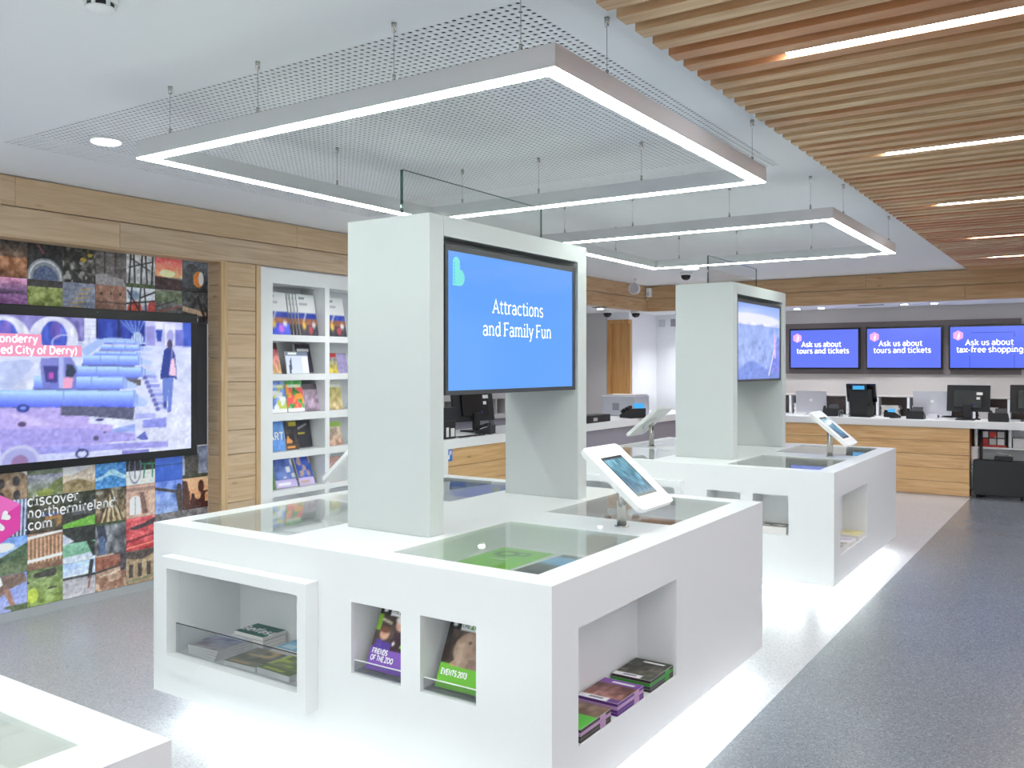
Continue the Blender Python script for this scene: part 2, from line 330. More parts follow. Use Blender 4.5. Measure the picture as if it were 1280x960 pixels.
# ------------------------------------------------------------------ slab-serif stroke lettering
def E(cx, cy, rx, ry, a0, a1):
    n = max(4, int(abs(a1 - a0) / 18)); return [(cx + rx * math.cos(math.radians(a0 + (a1 - a0) * k / n)), cy + ry * math.sin(math.radians(a0 + (a1 - a0) * k / n))) for k in range(n + 1)]
G = {
 ' ': (.24, [], []),
 'a': (.52, [E(.23, .34, .17, .16, 150, 0) + [(.40, 0)], E(.22, .14, .16, .14, 0, 360)], [(.44, 0, .06)]),
 'b': (.56, [[(.1, 0), (.1, .74)], E(.29, .25, .19, .25, 0, 360)], [(.06, .74, .06)]),
 'c': (.50, [E(.28, .25, .2, .25, 45, 315)], []),
 'd': (.57, [[(.46, 0), (.46, .74)], E(.27, .25, .19, .25, 0, 360)], [(.42, .74, .06), (.5, 0, .05)]),
 'e': (.54, [E(.28, .25, .2, .25, 0, 315), [(.09, .26), (.48, .26)]], []),
 'f': (.36, [[(.15, 0), (.15, .56)] + E(.27, .58, .12, .15, 180, 60), [(.04, .5), (.32, .5)]], [(.15, 0, .11)]),
 'g': (.56, [E(.27, .25, .19, .25, 0, 360), [(.46, .5), (.46, -.06)] + E(.27, -.06, .19, .16, 0, -150)], []),
 'h': (.58, [[(.12, 0), (.12, .74)], E(.28, .32, .16, .18, 180, 0) + [(.44, 0)]], [(.12, 0, .09), (.44, 0, .09), (.08, .74, .06)]),
 'i': (.28, [[(.14, 0), (.14, .5)], [(.14, .64), (.14, .73)]], [(.14, 0, .11), (.1, .5, .06)]),
 'k': (.54, [[(.12, 0), (.12, .74)], [(.42, .5), (.14, .24)], [(.22, .31), (.46, 0)]], [(.12, 0, .09), (.08, .74, .06), (.44, 0, .07), (.4, .5, .08)]),
 'l': (.28, [[(.14, 0), (.14, .74)]], [(.14, 0, .11), (.1, .74, .06)]),
 'm': (.86, [[(.12, 0), (.12, .5)], E(.26, .34, .14, .16, 180, 0) + [(.40, 0)], E(.56, .34, .15, .16, 180, 0) + [(.71, 0)]], [(.12, 0, .09), (.41, 0, .08), (.72, 0, .09), (.08, .5, .06)]),
 'n': (.58, [[(.12, 0), (.12, .5)], E(.28, .32, .16, .18, 180, 0) + [(.44, 0)]], [(.12, 0, .09), (.44, 0, .09), (.08, .5, .06)]),
 'o': (.56, [E(.28, .25, .2, .25, 0, 360)], []),
 'p': (.56, [[(.1, -.22), (.1, .5)], E(.29, .25, .19, .25, 0, 360)], [(.1, -.22, .09), (.06, .5, .05)]),
 'r': (.42, [[(.12, 0), (.12, .5)], E(.28, .30, .16, .20, 180, 60)], [(.13, 0, .11), (.08, .5, .06)]),
 's': (.46, [E(.22, .375, .14, .125, 30, 270) + E(.22, .125, .15, .125, 90, -150)[1:]], []),
 't': (.38, [[(.16, .66), (.16, .14)] + E(.27, .13, .11, .13, 180, 310), [(.04, .5), (.33, .5)]], []),
 'u': (.58, [[(.12, .5), (.12, .18)] + E(.28, .18, .16, .18, 180, 360), [(.44, .5), (.44, 0)]], [(.08, .5, .06), (.4, .5, .06), (.48, 0, .05)]),
 'v': (.50, [[(.06, .5), (.25, 0), (.44, .5)]], [(.07, .5, .08), (.43, .5, .08)]),
 'x': (.52, [[(.08, .5), (.44, 0)], [(.44, .5), (.08, 0)]], [(.08, .5, .08), (.44, .5, .08), (.08, 0, .08), (.44, 0, .08)]),
 'y': (.50, [[(.06, .5), (.25, 0)], [(.44, .5), (.2, -.18), (.1, -.22)]], [(.07, .5, .08), (.43, .5, .08)]),
 'A': (.66, [[(.06, 0), (.32, .7), (.58, 0)], [(.16, .24), (.48, .24)]], [(.07, 0, .09), (.57, 0, .09)]),
 'B': (.60, [[(.12, 0), (.12, .7)], [(.12, .7), (.3, .7)] + E(.3, .53, .17, .17, 90, -90) + [(.12, .36)], [(.3, .36)] + E(.32, .18, .18, .18, 90, -90) + [(.12, 0)]], []),
 'C': (.64, [E(.36, .35, .28, .35, 45, 315)], []),
 'D': (.68, [[(.12, 0), (.12, .7), (.3, .7)] + E(.3, .35, .28, .35, 90, -90) + [(.12, 0)]], [(.08, .7, .06), (.08, 0, .06)]),
 'E': (.56, [[(.48, .7), (.12, .7), (.12, 0), (.5, 0)], [(.12, .36), (.42, .36)]], []),
 'F': (.56, [[(.12, 0), (.12, .7), (.5, .7)], [(.12, .36), (.42, .36)]], [(.12, 0, .1), (.08, .7, .06)]),
 'H': (.68, [[(.12, 0), (.12, .7)], [(.54, 0), (.54, .7)], [(.12, .36), (.54, .36)]], []),
 'I': (.26, [[(.13, 0), (.13, .7)]], []),
 'L': (.54, [[(.12, .7), (.12, 0), (.5, 0)]], [(.12, .7, .09)]),
 'N': (.68, [[(.12, 0), (.12, .7), (.55, 0), (.55, .7)]], []),
 'O': (.74, [E(.37, .35, .29, .35, 0, 360)], []),
 'R': (.62, [[(.12, 0), (.12, .7), (.32, .7)] + E(.32, .53, .17, .17, 90, -90) + [(.12, .36)], [(.3, .36), (.52, 0)]], []),
 'S': (.54, [E(.27, .52, .18, .17, 35, 270) + E(.27, .175, .19, .175, 90, -145)[1:]], []),
 'T': (.60, [[(.05, .7), (.55, .7)], [(.3, .7), (.3, 0)]], []),
 'V': (.62, [[(.05, .7), (.31, 0), (.57, .7)]], []),
 'W': (.88, [[(.05, .7), (.24, 0), (.44, .6), (.64, 0), (.83, .7)]], [(.06, .7, .08), (.82, .7, .08)]),
 'Z': (.60, [[(.07, .7), (.52, .7), (.07, 0), (.54, 0)]], []),
 '0': (.60, [E(.3, .35, .22, .35, 0, 360)], []), '1': (.36, [[(.06, .56), (.2, .7), (.2, 0)]], []),
 '2': (.56, [E(.27, .5, .2, .2, 160, -30) + [(.07, 0), (.5, 0)]], []),
 '3': (.54, [E(.25, .53, .18, .17, 150, -90) + E(.25, .18, .2, .18, 90, -150)[1:]], []),
 '.': (.22, [[(.1, 0), (.1, .09)]], []), '-': (.36, [[(.06, .26), (.3, .26)]], []),
 '(': (.32, [E(.44, .26, .3, .5, 125, 235)], []), ')': (.32, [E(-.1, .26, .3, .5, 55, -55)], []),
}
def text_faces(txt, sw, serif=True):
    polys = []; x = 0
    for ch in txt:
        adv, strokes, serifs = G[ch]
        for st in strokes:
            p = np.array(st, float); n = len(p); closed = n > 3 and np.hypot(*(p[0] - p[-1])) < 1e-6
            L, R_ = [], []
            for i in range(n):
                a = p[i] - p[i - 1] if i > 0 else (p[-1] - p[-2] if closed else p[1] - p[0])
                b = p[i + 1] - p[i] if i < n - 1 else (p[1] - p[0] if closed else p[-1] - p[-2])
                a = a / (np.hypot(*a) + 1e-9); b = b / (np.hypot(*b) + 1e-9); t = a + b; t = t / (np.hypot(*t) + 1e-9); k = 1 / max(0.5, abs(t @ a))
                nn = np.array([-t[1], t[0]]) * sw / 2 * k; L.append(p[i] + nn); R_.append(p[i] - nn)
            for i in range(n - 1): polys.append([R_[i] + (x, 0), R_[i + 1] + (x, 0), L[i + 1] + (x, 0), L[i] + (x, 0)])
        if serif:
            for (sx, sy, hl) in serifs:
                y0, y1 = (sy - sw * .8, sy) if sy >= .45 else (sy, sy + sw * .8)
                polys.append([np.array(q) + (x, 0) for q in ((sx - hl, y0), (sx + hl, y0), (sx + hl, y1), (sx - hl, y1))])
        x += adv
    return polys, x
def lettering(name, txt, m, parent, o, U, V, size, sw=0.09, align='c', serif=True, squeeze=1.0, world=True, label=None):
    if ' ' in txt:      # each word a part of its own
        wt = text_faces(txt, sw, serif)[1]; x = -{'c': wt / 2, 'l': 0, 'r': wt}[align]
        for wd in txt.split(' '):
            lettering(name, wd, m, parent, np.array(o, float) + np.array(U, float) * x * size * squeeze, U, V, size, sw, 'l', serif, squeeze, world); x += text_faces(wd + ' ', sw, serif)[1]
        return None
    polys, w = text_faces(txt, sw, serif); o, U, V = (np.array(k, float) for k in (o, U, V))
    sh = {'c': w / 2, 'l': 0, 'r': w}[align]; mb = MB()
    for p in polys: mb.face([tuple(o + U * (q[0] - sh) * size * squeeze + V * q[1] * size) for q in p])
    ob = mb.build(name, m, parent, world)
    if label: ob['label'] = label
    return ob
def flat_poly(name, pts, m, parent, o, U, V, t=0.0):
    o, U, V = (np.array(k, float) for k in (o, U, V)); return MB().face([tuple(o + U * a + V * b) for a, b in pts]).build(name, m, parent)

# ================================================================== THE SETTING
CZ, HZ = 2.85, 2.47          # ceiling, underside of the timber header
XF, XP = -5.70, -5.86        # left wall face, recessed mural
YH, YB = 12.25, 13.30        # back header, back wall
XS = -1.35                   # edge of the slatted ceiling and of the dark floor
struct(box('floor', 'terrazzo_light', (-7.5, XS, -3, 13.4, -0.1, 0)))
f2 = struct(box('floor', 'terrazzo_dark', (XS, 4.5, -3, 13.4, -0.1, 0)))
# ceiling with the opening of the perforated panel
PX0, PX1, PY0, PY1 = -4.91, -1.59, 2.43, 5.29
ce = MB(); ce.holed((XF - .2, -3, CZ), (1, 0, 0), (0, 1, 0), (0, 0, -1), XS + .02 - XF + .2, YH + 3.1, [(PX0 - XF + .2, PX1 - XF + .2, PY0 + 3, PY1 + 3, 0.0)])
ce.box(XF - .2, XS + .02, -3, YH + .1, CZ + .1, CZ + .12)
ceil = struct(ce.build('ceiling', 'ceiling_white'))
def perf_panel():
    p = 0.0332; nx = int((PX1 - PX0) / p); ny = int((PY1 - PY0) / p); px = (PX1 - PX0) / nx; py = (PY1 - PY0) / ny; r = 0.0089; n = 8
    base = [(-.5, -.5), (0, -.5), (.5, -.5), (.5, 0), (.5, .5), (0, .5), (-.5, .5), (-.5, 0)]
    ang = [-135, -90, -45, 0, 45, 90, 135, 180]
    cell = [(bx * px, by * py, 0) for bx, by in base] + [(r * math.cos(math.radians(a)), r * math.sin(math.radians(a)), 0) for a in ang] + [(r * math.cos(math.radians(a)), r * math.sin(math.radians(a)), .002) for a in ang]
    cell = np.array(cell); fc = []
    for k in range(8):
        q = (k + 1) % 8; fc.append((k, 8 + k, 8 + q, q)); fc.append((8 + k, 16 + k, 16 + q, 8 + q))
    fc = np.array(fc)
    ii, jj = np.meshgrid(np.arange(nx), np.arange(ny), indexing='ij')
    c = np.stack([PX0 + (ii + .5) * px, PY0 + (jj + .5) * py, np.full(ii.shape, CZ)], -1).reshape(-1, 1, 3)
    v = (c + cell[None]).reshape(-1, 3); f = (np.arange(nx * ny)[:, None, None] * 24 + fc[None]).reshape(-1, 4)
    me = bpy.data.meshes.new('perforated_panel'); me.vertices.add(len(v)); me.vertices.foreach_set('co', v.ravel())
    me.loops.add(f.size); me.loops.foreach_set('vertex_index', f.ravel()); me.polygons.add(len(f)); me.polygons.foreach_set('loop_start', np.arange(len(f)) * 4)
    me.update(calc_edges=True); me.materials.append(MATS['ceiling_white'])
    o = bpy.data.objects.new('perforated_panel', me); COL.objects.link(o); o.parent = ceil; o['label'] = 'white perforated acoustic panel'
    b = box('panel_backing', 'dark_void', (PX0 - .02, PX1 + .02, PY0 - .02, PY1 + .02, CZ + .085, CZ + .095), ceil)
perf_panel()
# slatted ceiling over the aisle
sl = struct(box('ceiling', 'rust_wood', (XS - .01, 4.5, -3, YH, CZ + .001, CZ + .06)))
slat = MB().box(XS, 4.45, 0, .075, CZ - .035, CZ).build('slat', 'slat_wood', sl)
y = 3.229 - .143 * 22; k = 0
strips = [3.300, 5.170, 7.120, 9.040, 10.830]
while y < YH - .08:
    o = slat if k == 0 else slat.copy()
    if k: COL.objects.link(o); o.parent = sl
    o.location = (0, y, 0); y += .143; k += 1
for i, ys in enumerate(strips + [1.44, -.4, -2.2]):
    kk = round((ys - 3.229 - .11) / .143); yc = 3.229 + .143 * kk + .075 + .034
    t = thing('linear_light', ['linear light in the slatted ceiling nearest the top right corner, longest glow', 'second linear light from the front in the timber slats', 'third linear light from the front in the timber slats', 'fourth linear light from the front in the timber slats', 'small far linear light in the slats next to the back timber header', 'linear light among the slats above the aisle behind the view', 'linear light among the slats above the aisle behind the view', 'linear light among the slats above the aisle behind the view'][i], 'light', (-.99, yc, CZ - .012), group='linear lights between ceiling slats')
    MB().box(-.99, 2.2, yc - .033, yc + .033, CZ - .02, CZ + .0005).build('housing', 'frame_metal', t)
    MB().box(-.985, 2.195, yc - .029, yc + .029, CZ - .026, CZ - .0202).build('diffuser', 'led_slat', t)

# left wall: timber header, alcove, planked pier
wl = struct(MB().box(XP - .1, XP - .012, -3, 4.468, 0, CZ).box(XP - .1, XF - .03, 4.51, 4.84, 0, CZ).box(-7.5, XF - .03, 6.33, 6.43, 0, CZ).box(XF - .34, XF - .03, 4.84, 6.33, 2.46, CZ).box(-7.5, -7.4, 6.43, 12.3, 0, CZ).build('wall_left', 'white_paint'))
def plank(mb, name, m, parent): return mb.build(name, m, parent, bevel=0.0025)
hd = struct(box('wall_left_header', 'oak_y', (XF - .16, XF - .026, -3, YH + .02, HZ + .003, CZ - .001)))
for (z0, z1, cuts) in ((HZ + .188, CZ, [-3, .4, 2.9, 5.25, 7.6, 9.8, 11.2, YH + .025]), (HZ, HZ + .186, [-3, 1.6, 3.615, 5.9, 8.3, 10.5, YH + .025])):
    for a, b in zip(cuts[:-1], cuts[1:]): plank(MB().box(XF - .025, XF, a + .001, b - .001, z0, z1 - .006), 'plank', 'oak_y' if a < 7 else 'warm_y', hd)
hs = MB().box(XF - .16, XF - .001, -3, 4.468, HZ - .012, HZ - .001); plank(hs, 'soffit_board', 'oak_y', hd)
n = 13; hgt = HZ / n
pr = struct(box('wall_left_pier', 'oak_z', (XP - .01, XF - .024, 4.49, 4.85, 0, HZ - .013)))
for i in range(n):
    z0 = i * hgt + .001
    plank(MB().box(XP, XF - .012, 4.468, 4.488, z0, z0 + hgt - .004), 'plank', 'oak_x', pr)
    plank(MB().box(XF - .022, XF - .004, 4.532, 4.808, z0, z0 + hgt - .004), 'plank', 'oak_y', pr)
MB().box(XF - .03, XF + .004, 4.466, 4.53, 0, HZ - .001).build('corner_strip', 'oak_z', pr, bevel=.003)
MB().box(XF - .03, XF + .004, 4.81, 4.855, 0, HZ - .001).build('corner_strip', 'oak_z', pr, bevel=.003)
# back header, soffits, back walls
hb = struct(box('wall_back_header', 'oak_x', (XF, 4.5, YH + .026, YH + .16, HZ + .003, CZ)))
for (z0, z1, cuts) in ((HZ + .188, CZ, [XF, -4.9, -2.57, -.2, 2.2, 4.5]), (HZ, HZ + .186, [XF, -3.9, -1.40, 1.0, 4.5])):
    for a, b in zip(cuts[:-1], cuts[1:]): plank(MB().box(a + .001, b - .001, YH, YH + .025, z0, z1 - .010), 'plank', 'warm_x', hb)
so = struct(MB().box(-7.5, XF - .161, 6.43, 12.35, HZ, HZ + .05).box(-7.5, 4.5, YH + .161, YB + .1, HZ, HZ + .05).build('ceiling_soffit', 'white_paint'))
struct(box('wall_back', 'grey_paint', (-5.3, 4.5, YB, YB + .1, 0, HZ)))
wb = struct(MB().box(-6.03, -5.3, YB, YB + .1, 0, HZ).box(-7.4, -6.40, 12.3, 12.4, 0, HZ).box(-6.40, -6.03, 12.3, 12.4, 2.36, HZ).box(-6.13, -6.03, 12.4, YB, 0, HZ).build('wall_back', 'white_paint'))
struct(box('trim_1', 'grey_band', (-5.6, -.86, YB - .03, YB - .001, 1.53, 2.27)))
d1 = struct(box('door_1', 'door_wood', (-6.335, -6.035, 12.33, 12.37, 0, 2.355)))
box('door_frame', 'door_wood', (-6.40, -6.336, 12.28, 12.39, 0, 2.36), d1); box('door_frame', 'door_wood', (-6.335, -6.03, 12.28, 12.39, 2.30, 2.36), d1)
MB().tube((-6.29, 12.33, 1.02), (-6.29, 12.28, 1.02), .012).tube((-6.29, 12.285, 1.02), (-6.18, 12.285, 1.02), .01).build('door_handle', 'steel', d1)
struct(box('wall_back_return', 'grey_paint', (-7.4, -6.405, 12.27, 12.299, 0, HZ)))

# ================================================================== photo mural
mu = thing('photo_mural', 'mural of square landscape photographs around the big screen on the left', 'mural', (XP, 3.6, .06))
T = .24; CY = [2.82, 3.058, 3.296, 3.53, 3.765, 4.0, 4.235, 4.468]
def tile(k, c, seed):
    I = Img(80, 80, (120, 120, 120), seed); g = I.grad
    def land(sky0, sky1, gr0, gr1, hy=.5, am=40):
        I.grad(sky0, sky1, hy, 1); I.grad(gr0, gr1, 0, hy); I.noise(am, 7, 7); return I
    K = (k, c)
    if K == (9, 0): land((120, 90, 70), (50, 44, 44), (120, 70, 40), (170, 110, 70), .55, 70)
    elif K == (9, 1): I.grad((40, 36, 40), (30, 28, 30)); I.noise(40); I.ell(.5, .05, .52, .55, (128, 132, 140)); I.ell(.5, 0, .36, .4, (70, 84, 120)); I.ring(.5, .05, .44, .47, .1, (190, 190, 196)); I.line((.3, .95), (.45, .75), .06, (120, 60, 70))
    elif K == (9, 2): I.grad((70, 66, 60), (60, 58, 52)); I.noise(130, 6, 6); I.blobs((40, 38, 38), .62, 5, 6); I.blobs((170, 140, 40), .66, 6, 5, .55, 1, 4); I.blobs((140, 138, 136), .72, 7, 7, 0, .6, 8)
    elif K == (9, 3): I.grad((110, 102, 100), (92, 86, 86)); I.noise(40, 12, 4); I.line((.3, .35), (.3, 1), .06, (60, 56, 56)); I.line((.64, .35), (.66, 1), .05, (66, 60, 60)); I.poly([(0, 0), (1, 0), (.9, .2), (.3, .34), (0, .3)], (140, 134, 136))
    elif K == (9, 4):
        I.grad((150, 150, 152), (206, 208, 212)); I.noise(60)
        for x0, x1 in ((.1, .16), (.3, .26), (.5, .55), (.72, .66), (.88, .92)): I.line((x0, .1), (x1, 1), .06, (34, 32, 32))
        I.line((.1, .6), (.9, .82), .04, (40, 38, 38)); I.line((.2, .85), (.8, .55), .04, (40, 38, 38)); I.rect(0, 1, 0, .12, (70, 84, 50))
    elif K == (9, 5): I.grad((250, 170, 110), (226, 90, 96), .4, 1); I.ell(.45, .52, .28, .12, (255, 230, 170), .9); I.below(lambda x: .42 - .08 * x, (60, 32, 34)); I.noise(30)
    elif K == (9, 6): I.grad((60, 60, 66), (96, 104, 118)); I.noise(40); I.ell(.35, .4, .35, .5, (70, 72, 78)); I.ell(.62, .42, .2, .26, (216, 120, 40)); I.ell(.72, .45, .1, .22, (236, 232, 230)); I.rect(0, 1, 0, .12, (40, 38, 40))
    elif K == (8, 0): I.grad((110, 60, 120), (150, 80, 150), 0, .6); I.grad((90, 60, 110), (230, 150, 190), .6, 1); I.below(lambda x: .72 - .12 * x, (80, 50, 90)); I.rect(0, 1, 0, .55, (140, 84, 150)); I.noise(50, 14, 5)
    elif K == (8, 1): I.grad((110, 124, 40), (140, 150, 80)); I.noise(80, 9, 9); I.grad((52, 48, 50), (60, 54, 54), .8, 1)
    elif K == (8, 2): I.grad((120, 126, 150), (110, 116, 136)); I.noise(40, 14, 3); [I.line((.05 + .1 * q, .15 + .13 * q), (.5 + .07 * q, .2 + .13 * q), .04, (176, 140, 80)) for q in range(6)]
    elif K == (8, 3): I.grad((130, 92, 74), (150, 104, 86)); I.noise(30, 3, 12); I.line((0, .5), (1, .48), .04, (84, 60, 50)); [I.ell(x, y, .04, .04, (60, 44, 40)) for x in (.2, .5, .8) for y in (.25, .75)]
    elif K == (8, 4):
        I.grad((200, 200, 210), (190, 196, 206)); I.ell(.3, .3, .26, .3, (200, 70, 50)); I.ell(.72, .25, .2, .24, (170, 150, 190)); I.ell(.9, .35, .16, .3, (190, 60, 50)); I.ell(.25, .75, .2, .15, (110, 130, 160))
        for p, q in (((0, .5), (1, .62)), ((.4, 0), (.5, 1)), ((.7, .1), (.62, 1)), ((.05, .9), (.45, .3)), ((.5, .7), (1, .9)), ((.1, 0), (.2, 1)), ((.55, .3), (1, .2))): I.line(p, q, .05, (26, 24, 28))
    elif K == (8, 5): land((70, 84, 50), (110, 116, 96), (86, 86, 90), (90, 88, 90), .6, 50); I.line((.1, .3), (.9, .5), .06, (140, 70, 66)); I.line((0, .45), (.8, .7), .05, (60, 60, 56))
    elif K == (8, 6): I.grad((50, 46, 50), (70, 70, 74)); I.noise(60); I.line((0, .45), (.85, .3), .16, (180, 150, 120)); I.ell(.3, .1, .32, .14, (170, 176, 206)); I.line((.6, .8), (.9, .1), .1, (40, 34, 34))
    elif K == (3, 0): I.grad((140, 112, 84), (150, 128, 104)); I.noise(50); I.poly([(.55, 1), (1, 1), (1, .6), (.8, .8)], (226, 230, 240)); [I.ell(x, y, .1, .14, (60, 54, 56)) for x, y in ((.7, .5), (.3, .45), (.72, .12), (.3, .1))]; I.rect(0, .5, .9, 1, (190, 60, 60))
    elif K == (3, 1): I.grad((120, 130, 90), (150, 150, 176), 0, .6); I.grad((120, 130, 110), (100, 120, 80), .6, 1); I.noise(50, 10, 5); I.poly([(.4, 0), (1, .1), (1, .5), (.7, .35)], (98, 110, 60)); I.ell(.5, .1, .25, .1, (130, 140, 60))
    elif K == (3, 2): I.grad((150, 130, 100), (200, 180, 160), 0, .55); I.grad((222, 222, 230), (206, 210, 222), .5, 1); I.poly([(0, .4), (1, .75), (1, .4), (.6, .3), (0, .2)], (196, 180, 164)); I.below(lambda x: .28 + .1 * np.sin(4 * x), (140, 122, 84)); I.noise(40, 9, 6)
    elif K == (3, 3): I.grad((40, 110, 190), (70, 150, 226)); I.noise(40, 8, 6); I.below(lambda x: .34 + .22 * np.exp(-((x - .55) / .25) ** 2), (150, 196, 226)); I.below(lambda x: .22 + .16 * np.exp(-((x - .5) / .3) ** 2), (60, 130, 196)); I.noise(50, 14, 14); I.rect(.3, .42, .88, 1, (236, 238, 240))
    elif K == (3, 4): I.grad((210, 212, 206), (216, 216, 214), 0, .42); I.grad((40, 38, 40), (34, 32, 36), .42, 1); I.ring(.3, .5, .2, .44, .14, (120, 124, 160)); I.line((.3, .9), (.3, .2), .04, (90, 96, 150)); I.line((.5, .62), (.98, .6), .05, (40, 130, 96)); I.line((.6, .2), (.64, .62), .05, (40, 130, 96)); I.line((.9, .2), (.9, .6), .05, (40, 130, 96)); [I.ring(.56 + .1 * q, .84, .03, .05, .8, (216, 216, 214)) for q in range(4)]
    elif K == (3, 5): I.grad((42, 84, 196), (66, 116, 232)); I.line((0, .5), (1, .5), .03, (30, 62, 130)); I.noise(20)
    elif K == (3, 6): I.grad((150, 156, 180), (120, 130, 160)); I.noise(80, 4, 4); I.ell(.35, .68, .28, .2, (62, 60, 58)); I.rect(.1, .62, .1, .66, (74, 70, 64)); I.rect(0, 1, 0, .12, (70, 74, 56)); I.line((.32, .85), (.32, 1), .05, (56, 54, 54))
    elif K == (2, 0): I.grad((40, 48, 90), (60, 70, 110)); I.noise(80, 9, 5); [I.line((.62 + .1 * q, 0), (.66 + .1 * q, 1), .05, (180, 196, 216)) for q in range(4)]
    elif K == (2, 1): I.grad((60, 48, 36), (66, 74, 50)); I.noise(60, 7, 7); I.poly([(.5, .45), (1, .6), (.95, .2), (.8, .1), (.85, .35), (.5, .3)], (156, 110, 60)); I.rect(.35, 1, .42, .52, (56, 70, 120))
    elif K == (2, 2): I.grad((44, 46, 44), (58, 64, 50)); I.noise(50); I.poly([(0, 0), (1, .3), (1, .05), (0, 0)], (110, 180, 60)); I.poly([(0, 0), (1, 0), (1, .3), (0, .12)], (104, 170, 56)); I.rect(.3, .9, .35, .62, (76, 76, 80))
    elif K == (2, 3):
        I.grad((140, 116, 80), (90, 84, 70)); I.noise(110, 9, 9)
        for q in range(9): I.line((.1 + .1 * q, 0), (.5 + .05 * math.sin(q * 2), .9), .04, (206, 188, 140) if q % 2 else (60, 50, 40))
    elif K == (2, 4): I.grad((196, 160, 140), (190, 150, 134)); I.noise(30); I.rect(0, 1, .8, .9, (150, 116, 104)); I.rect(.12, .5, .1, .5, (224, 228, 236)); I.ell(.31, .5, .19, .16, (224, 228, 236)); I.line((.31, .1), (.31, .62), .03, (160, 150, 150)); I.poly([(.55, .1), (.75, .1), (.6, .75), (.45, .75)], (120, 84, 74)); I.poly([(.8, .1), (1, .1), (1, .75), (.75, .75)], (206, 172, 150))
    elif K == (2, 5): I.grad((150, 176, 230), (84, 116, 214)); I.noise(70, 4, 4); I.ell(.87, .78, .09, .1, (50, 44, 44)); I.line((0, .8), (.8, .62), .09, (60, 52, 50)); I.poly([(.72, .68), (1, .7), (1, 0), (.85, 0)], (64, 54, 52))
    elif K == (2, 6): I.grad((230, 150, 96), (236, 180, 136)); I.poly([(0, 0), (.28, 0), (.3, .4), (.18, .9), (0, .95)], (84, 44, 36)); I.blobs((70, 30, 26), .5, 5, 5, 0, .55); I.ell(.72, .7, .12, .2, (80, 36, 30)); I.rect(.3, 1, 0, .2, (70, 32, 26))
    elif K == (1, 0): I.grad((150, 176, 220), (90, 136, 216), .5, 1); I.ell(.35, .75, .3, .12, (230, 234, 240)); I.below(lambda x: .35 + .45 * x, (58, 84, 56)); I.below(lambda x: .3 + .12 * x, (84, 100, 66)); I.noise(40)
    elif K == (1, 1):
        I.grad((120, 84, 62), (140, 100, 72)); [I.line((.05 + .11 * q, .2), (.05 + .11 * q, .85), .05, (204, 160, 126)) for q in range(9)]
        I.poly([(0, .84), (1, .94), (1, 1), (0, .93)], (226, 228, 230)); I.poly([(0, .2), (1, .28), (1, .37), (0, .29)], (226, 228, 230))
    elif K == (1, 2): I.grad((96, 150, 116), (120, 176, 150), 0, .55); I.grad((24, 26, 28), (34, 38, 34), .55, 1); I.poly([(0, .85), (.35, .6), (0, .5)], (190, 196, 216)); I.below(lambda x: .18 + .05 * x, (186, 196, 214)); I.poly([(.7, .6), (1, .5), (1, .1), (.92, .1)], (30, 34, 32)); I.noise(30)
    elif K == (1, 3): I.grad((84, 86, 92), (120, 122, 130)); I.noise(90, 6, 6); I.line((.15, .95), (.25, .5), .26, (40, 44, 66)); I.line((.22, .5), (.24, .05), .2, (70, 90, 130)); I.rect(0, 1, .92, 1, (60, 80, 50)); I.rect(0, .6, 0, .06, (180, 150, 130))
    elif K == (1, 4): I.grad((176, 50, 56), (220, 90, 96)); I.noise(60, 10, 3); I.poly([(.05, .7), (.6, .8), (1, .95), (1, .75), (.3, .62)], (56, 40, 50)); I.line((0, .3), (1, .45), .05, (110, 36, 44)); I.line((0, .1), (1, .2), .04, (236, 130, 110))
    elif K == (0, 0): I.grad((150, 156, 210), (110, 130, 200)); I.poly([(.1, 1), (.9, 1), (1, .75), (.5, .6), (.1, .3), (0, .5)], (110, 84, 74)); I.poly([(.35, .6), (.5, .65), (.7, .1), (.6, .05)], (150, 104, 88)); I.poly([(0, .6), (.35, .75), (.3, .95), (0, 1)], (216, 222, 236)); I.blobs((70, 84, 50), .4, 6, 6, 0, .16)
    elif K == (0, 1): I.grad((130, 150, 70), (90, 110, 60)); I.noise(70, 9, 5); I.blobs((44, 40, 36), .62, 6, 3, .4, .95); I.ell(.15, .3, .16, .2, (176, 190, 60))
    elif K == (0, 2): I.grad((176, 170, 176), (150, 148, 158), 0, .55); I.grad((190, 200, 226), (150, 180, 220), .6, 1); I.rect(0, 1, .52, .6, (50, 52, 58)); I.line((.88, .95), (.82, .5), .12, (36, 34, 40)); I.line((.84, .5), (.78, .2), .06, (130, 84, 70)); I.noise(30, 12, 4)
    elif K == (0, 3): I.grad((170, 140, 116), (150, 120, 104)); I.rect(0, 1, .6, 1, (130, 72, 54)); I.line((0, .55), (1, .7), .06, (50, 46, 46)); I.line((0, .38), (1, .55), .05, (190, 170, 150)); I.blobs((130, 90, 70), .55, 6, 6, 0, .5); I.rect(.8, 1, .5, 1, (60, 56, 66)); I.noise(40)
    elif K == (0, 4): I.grad((140, 116, 88), (160, 136, 106)); I.noise(40); [I.rect(x, x + .14, .2, .6, (64, 54, 50)) for x in (.1, .4, .7)]; I.poly([(0, 1), (1, 1), (1, .85), (.5, .7), (0, .8)], (70, 60, 56)); I.line((0, .1), (1, .16), .05, (110, 120, 90))
    else: I.grad((100, 96, 92), (120, 116, 120)); I.noise(60)
    if K != (3, 5): I.noise(34, 15, 15, 0, 1, 3); I.noise(26, 30, 30, 0, 1, 7)
    lum = I.a.mean(-1, keepdims=True); I.a = lum + .84 * (I.a - lum); I.a = 128 + (I.a - 122) * 1.08
    return I.half()
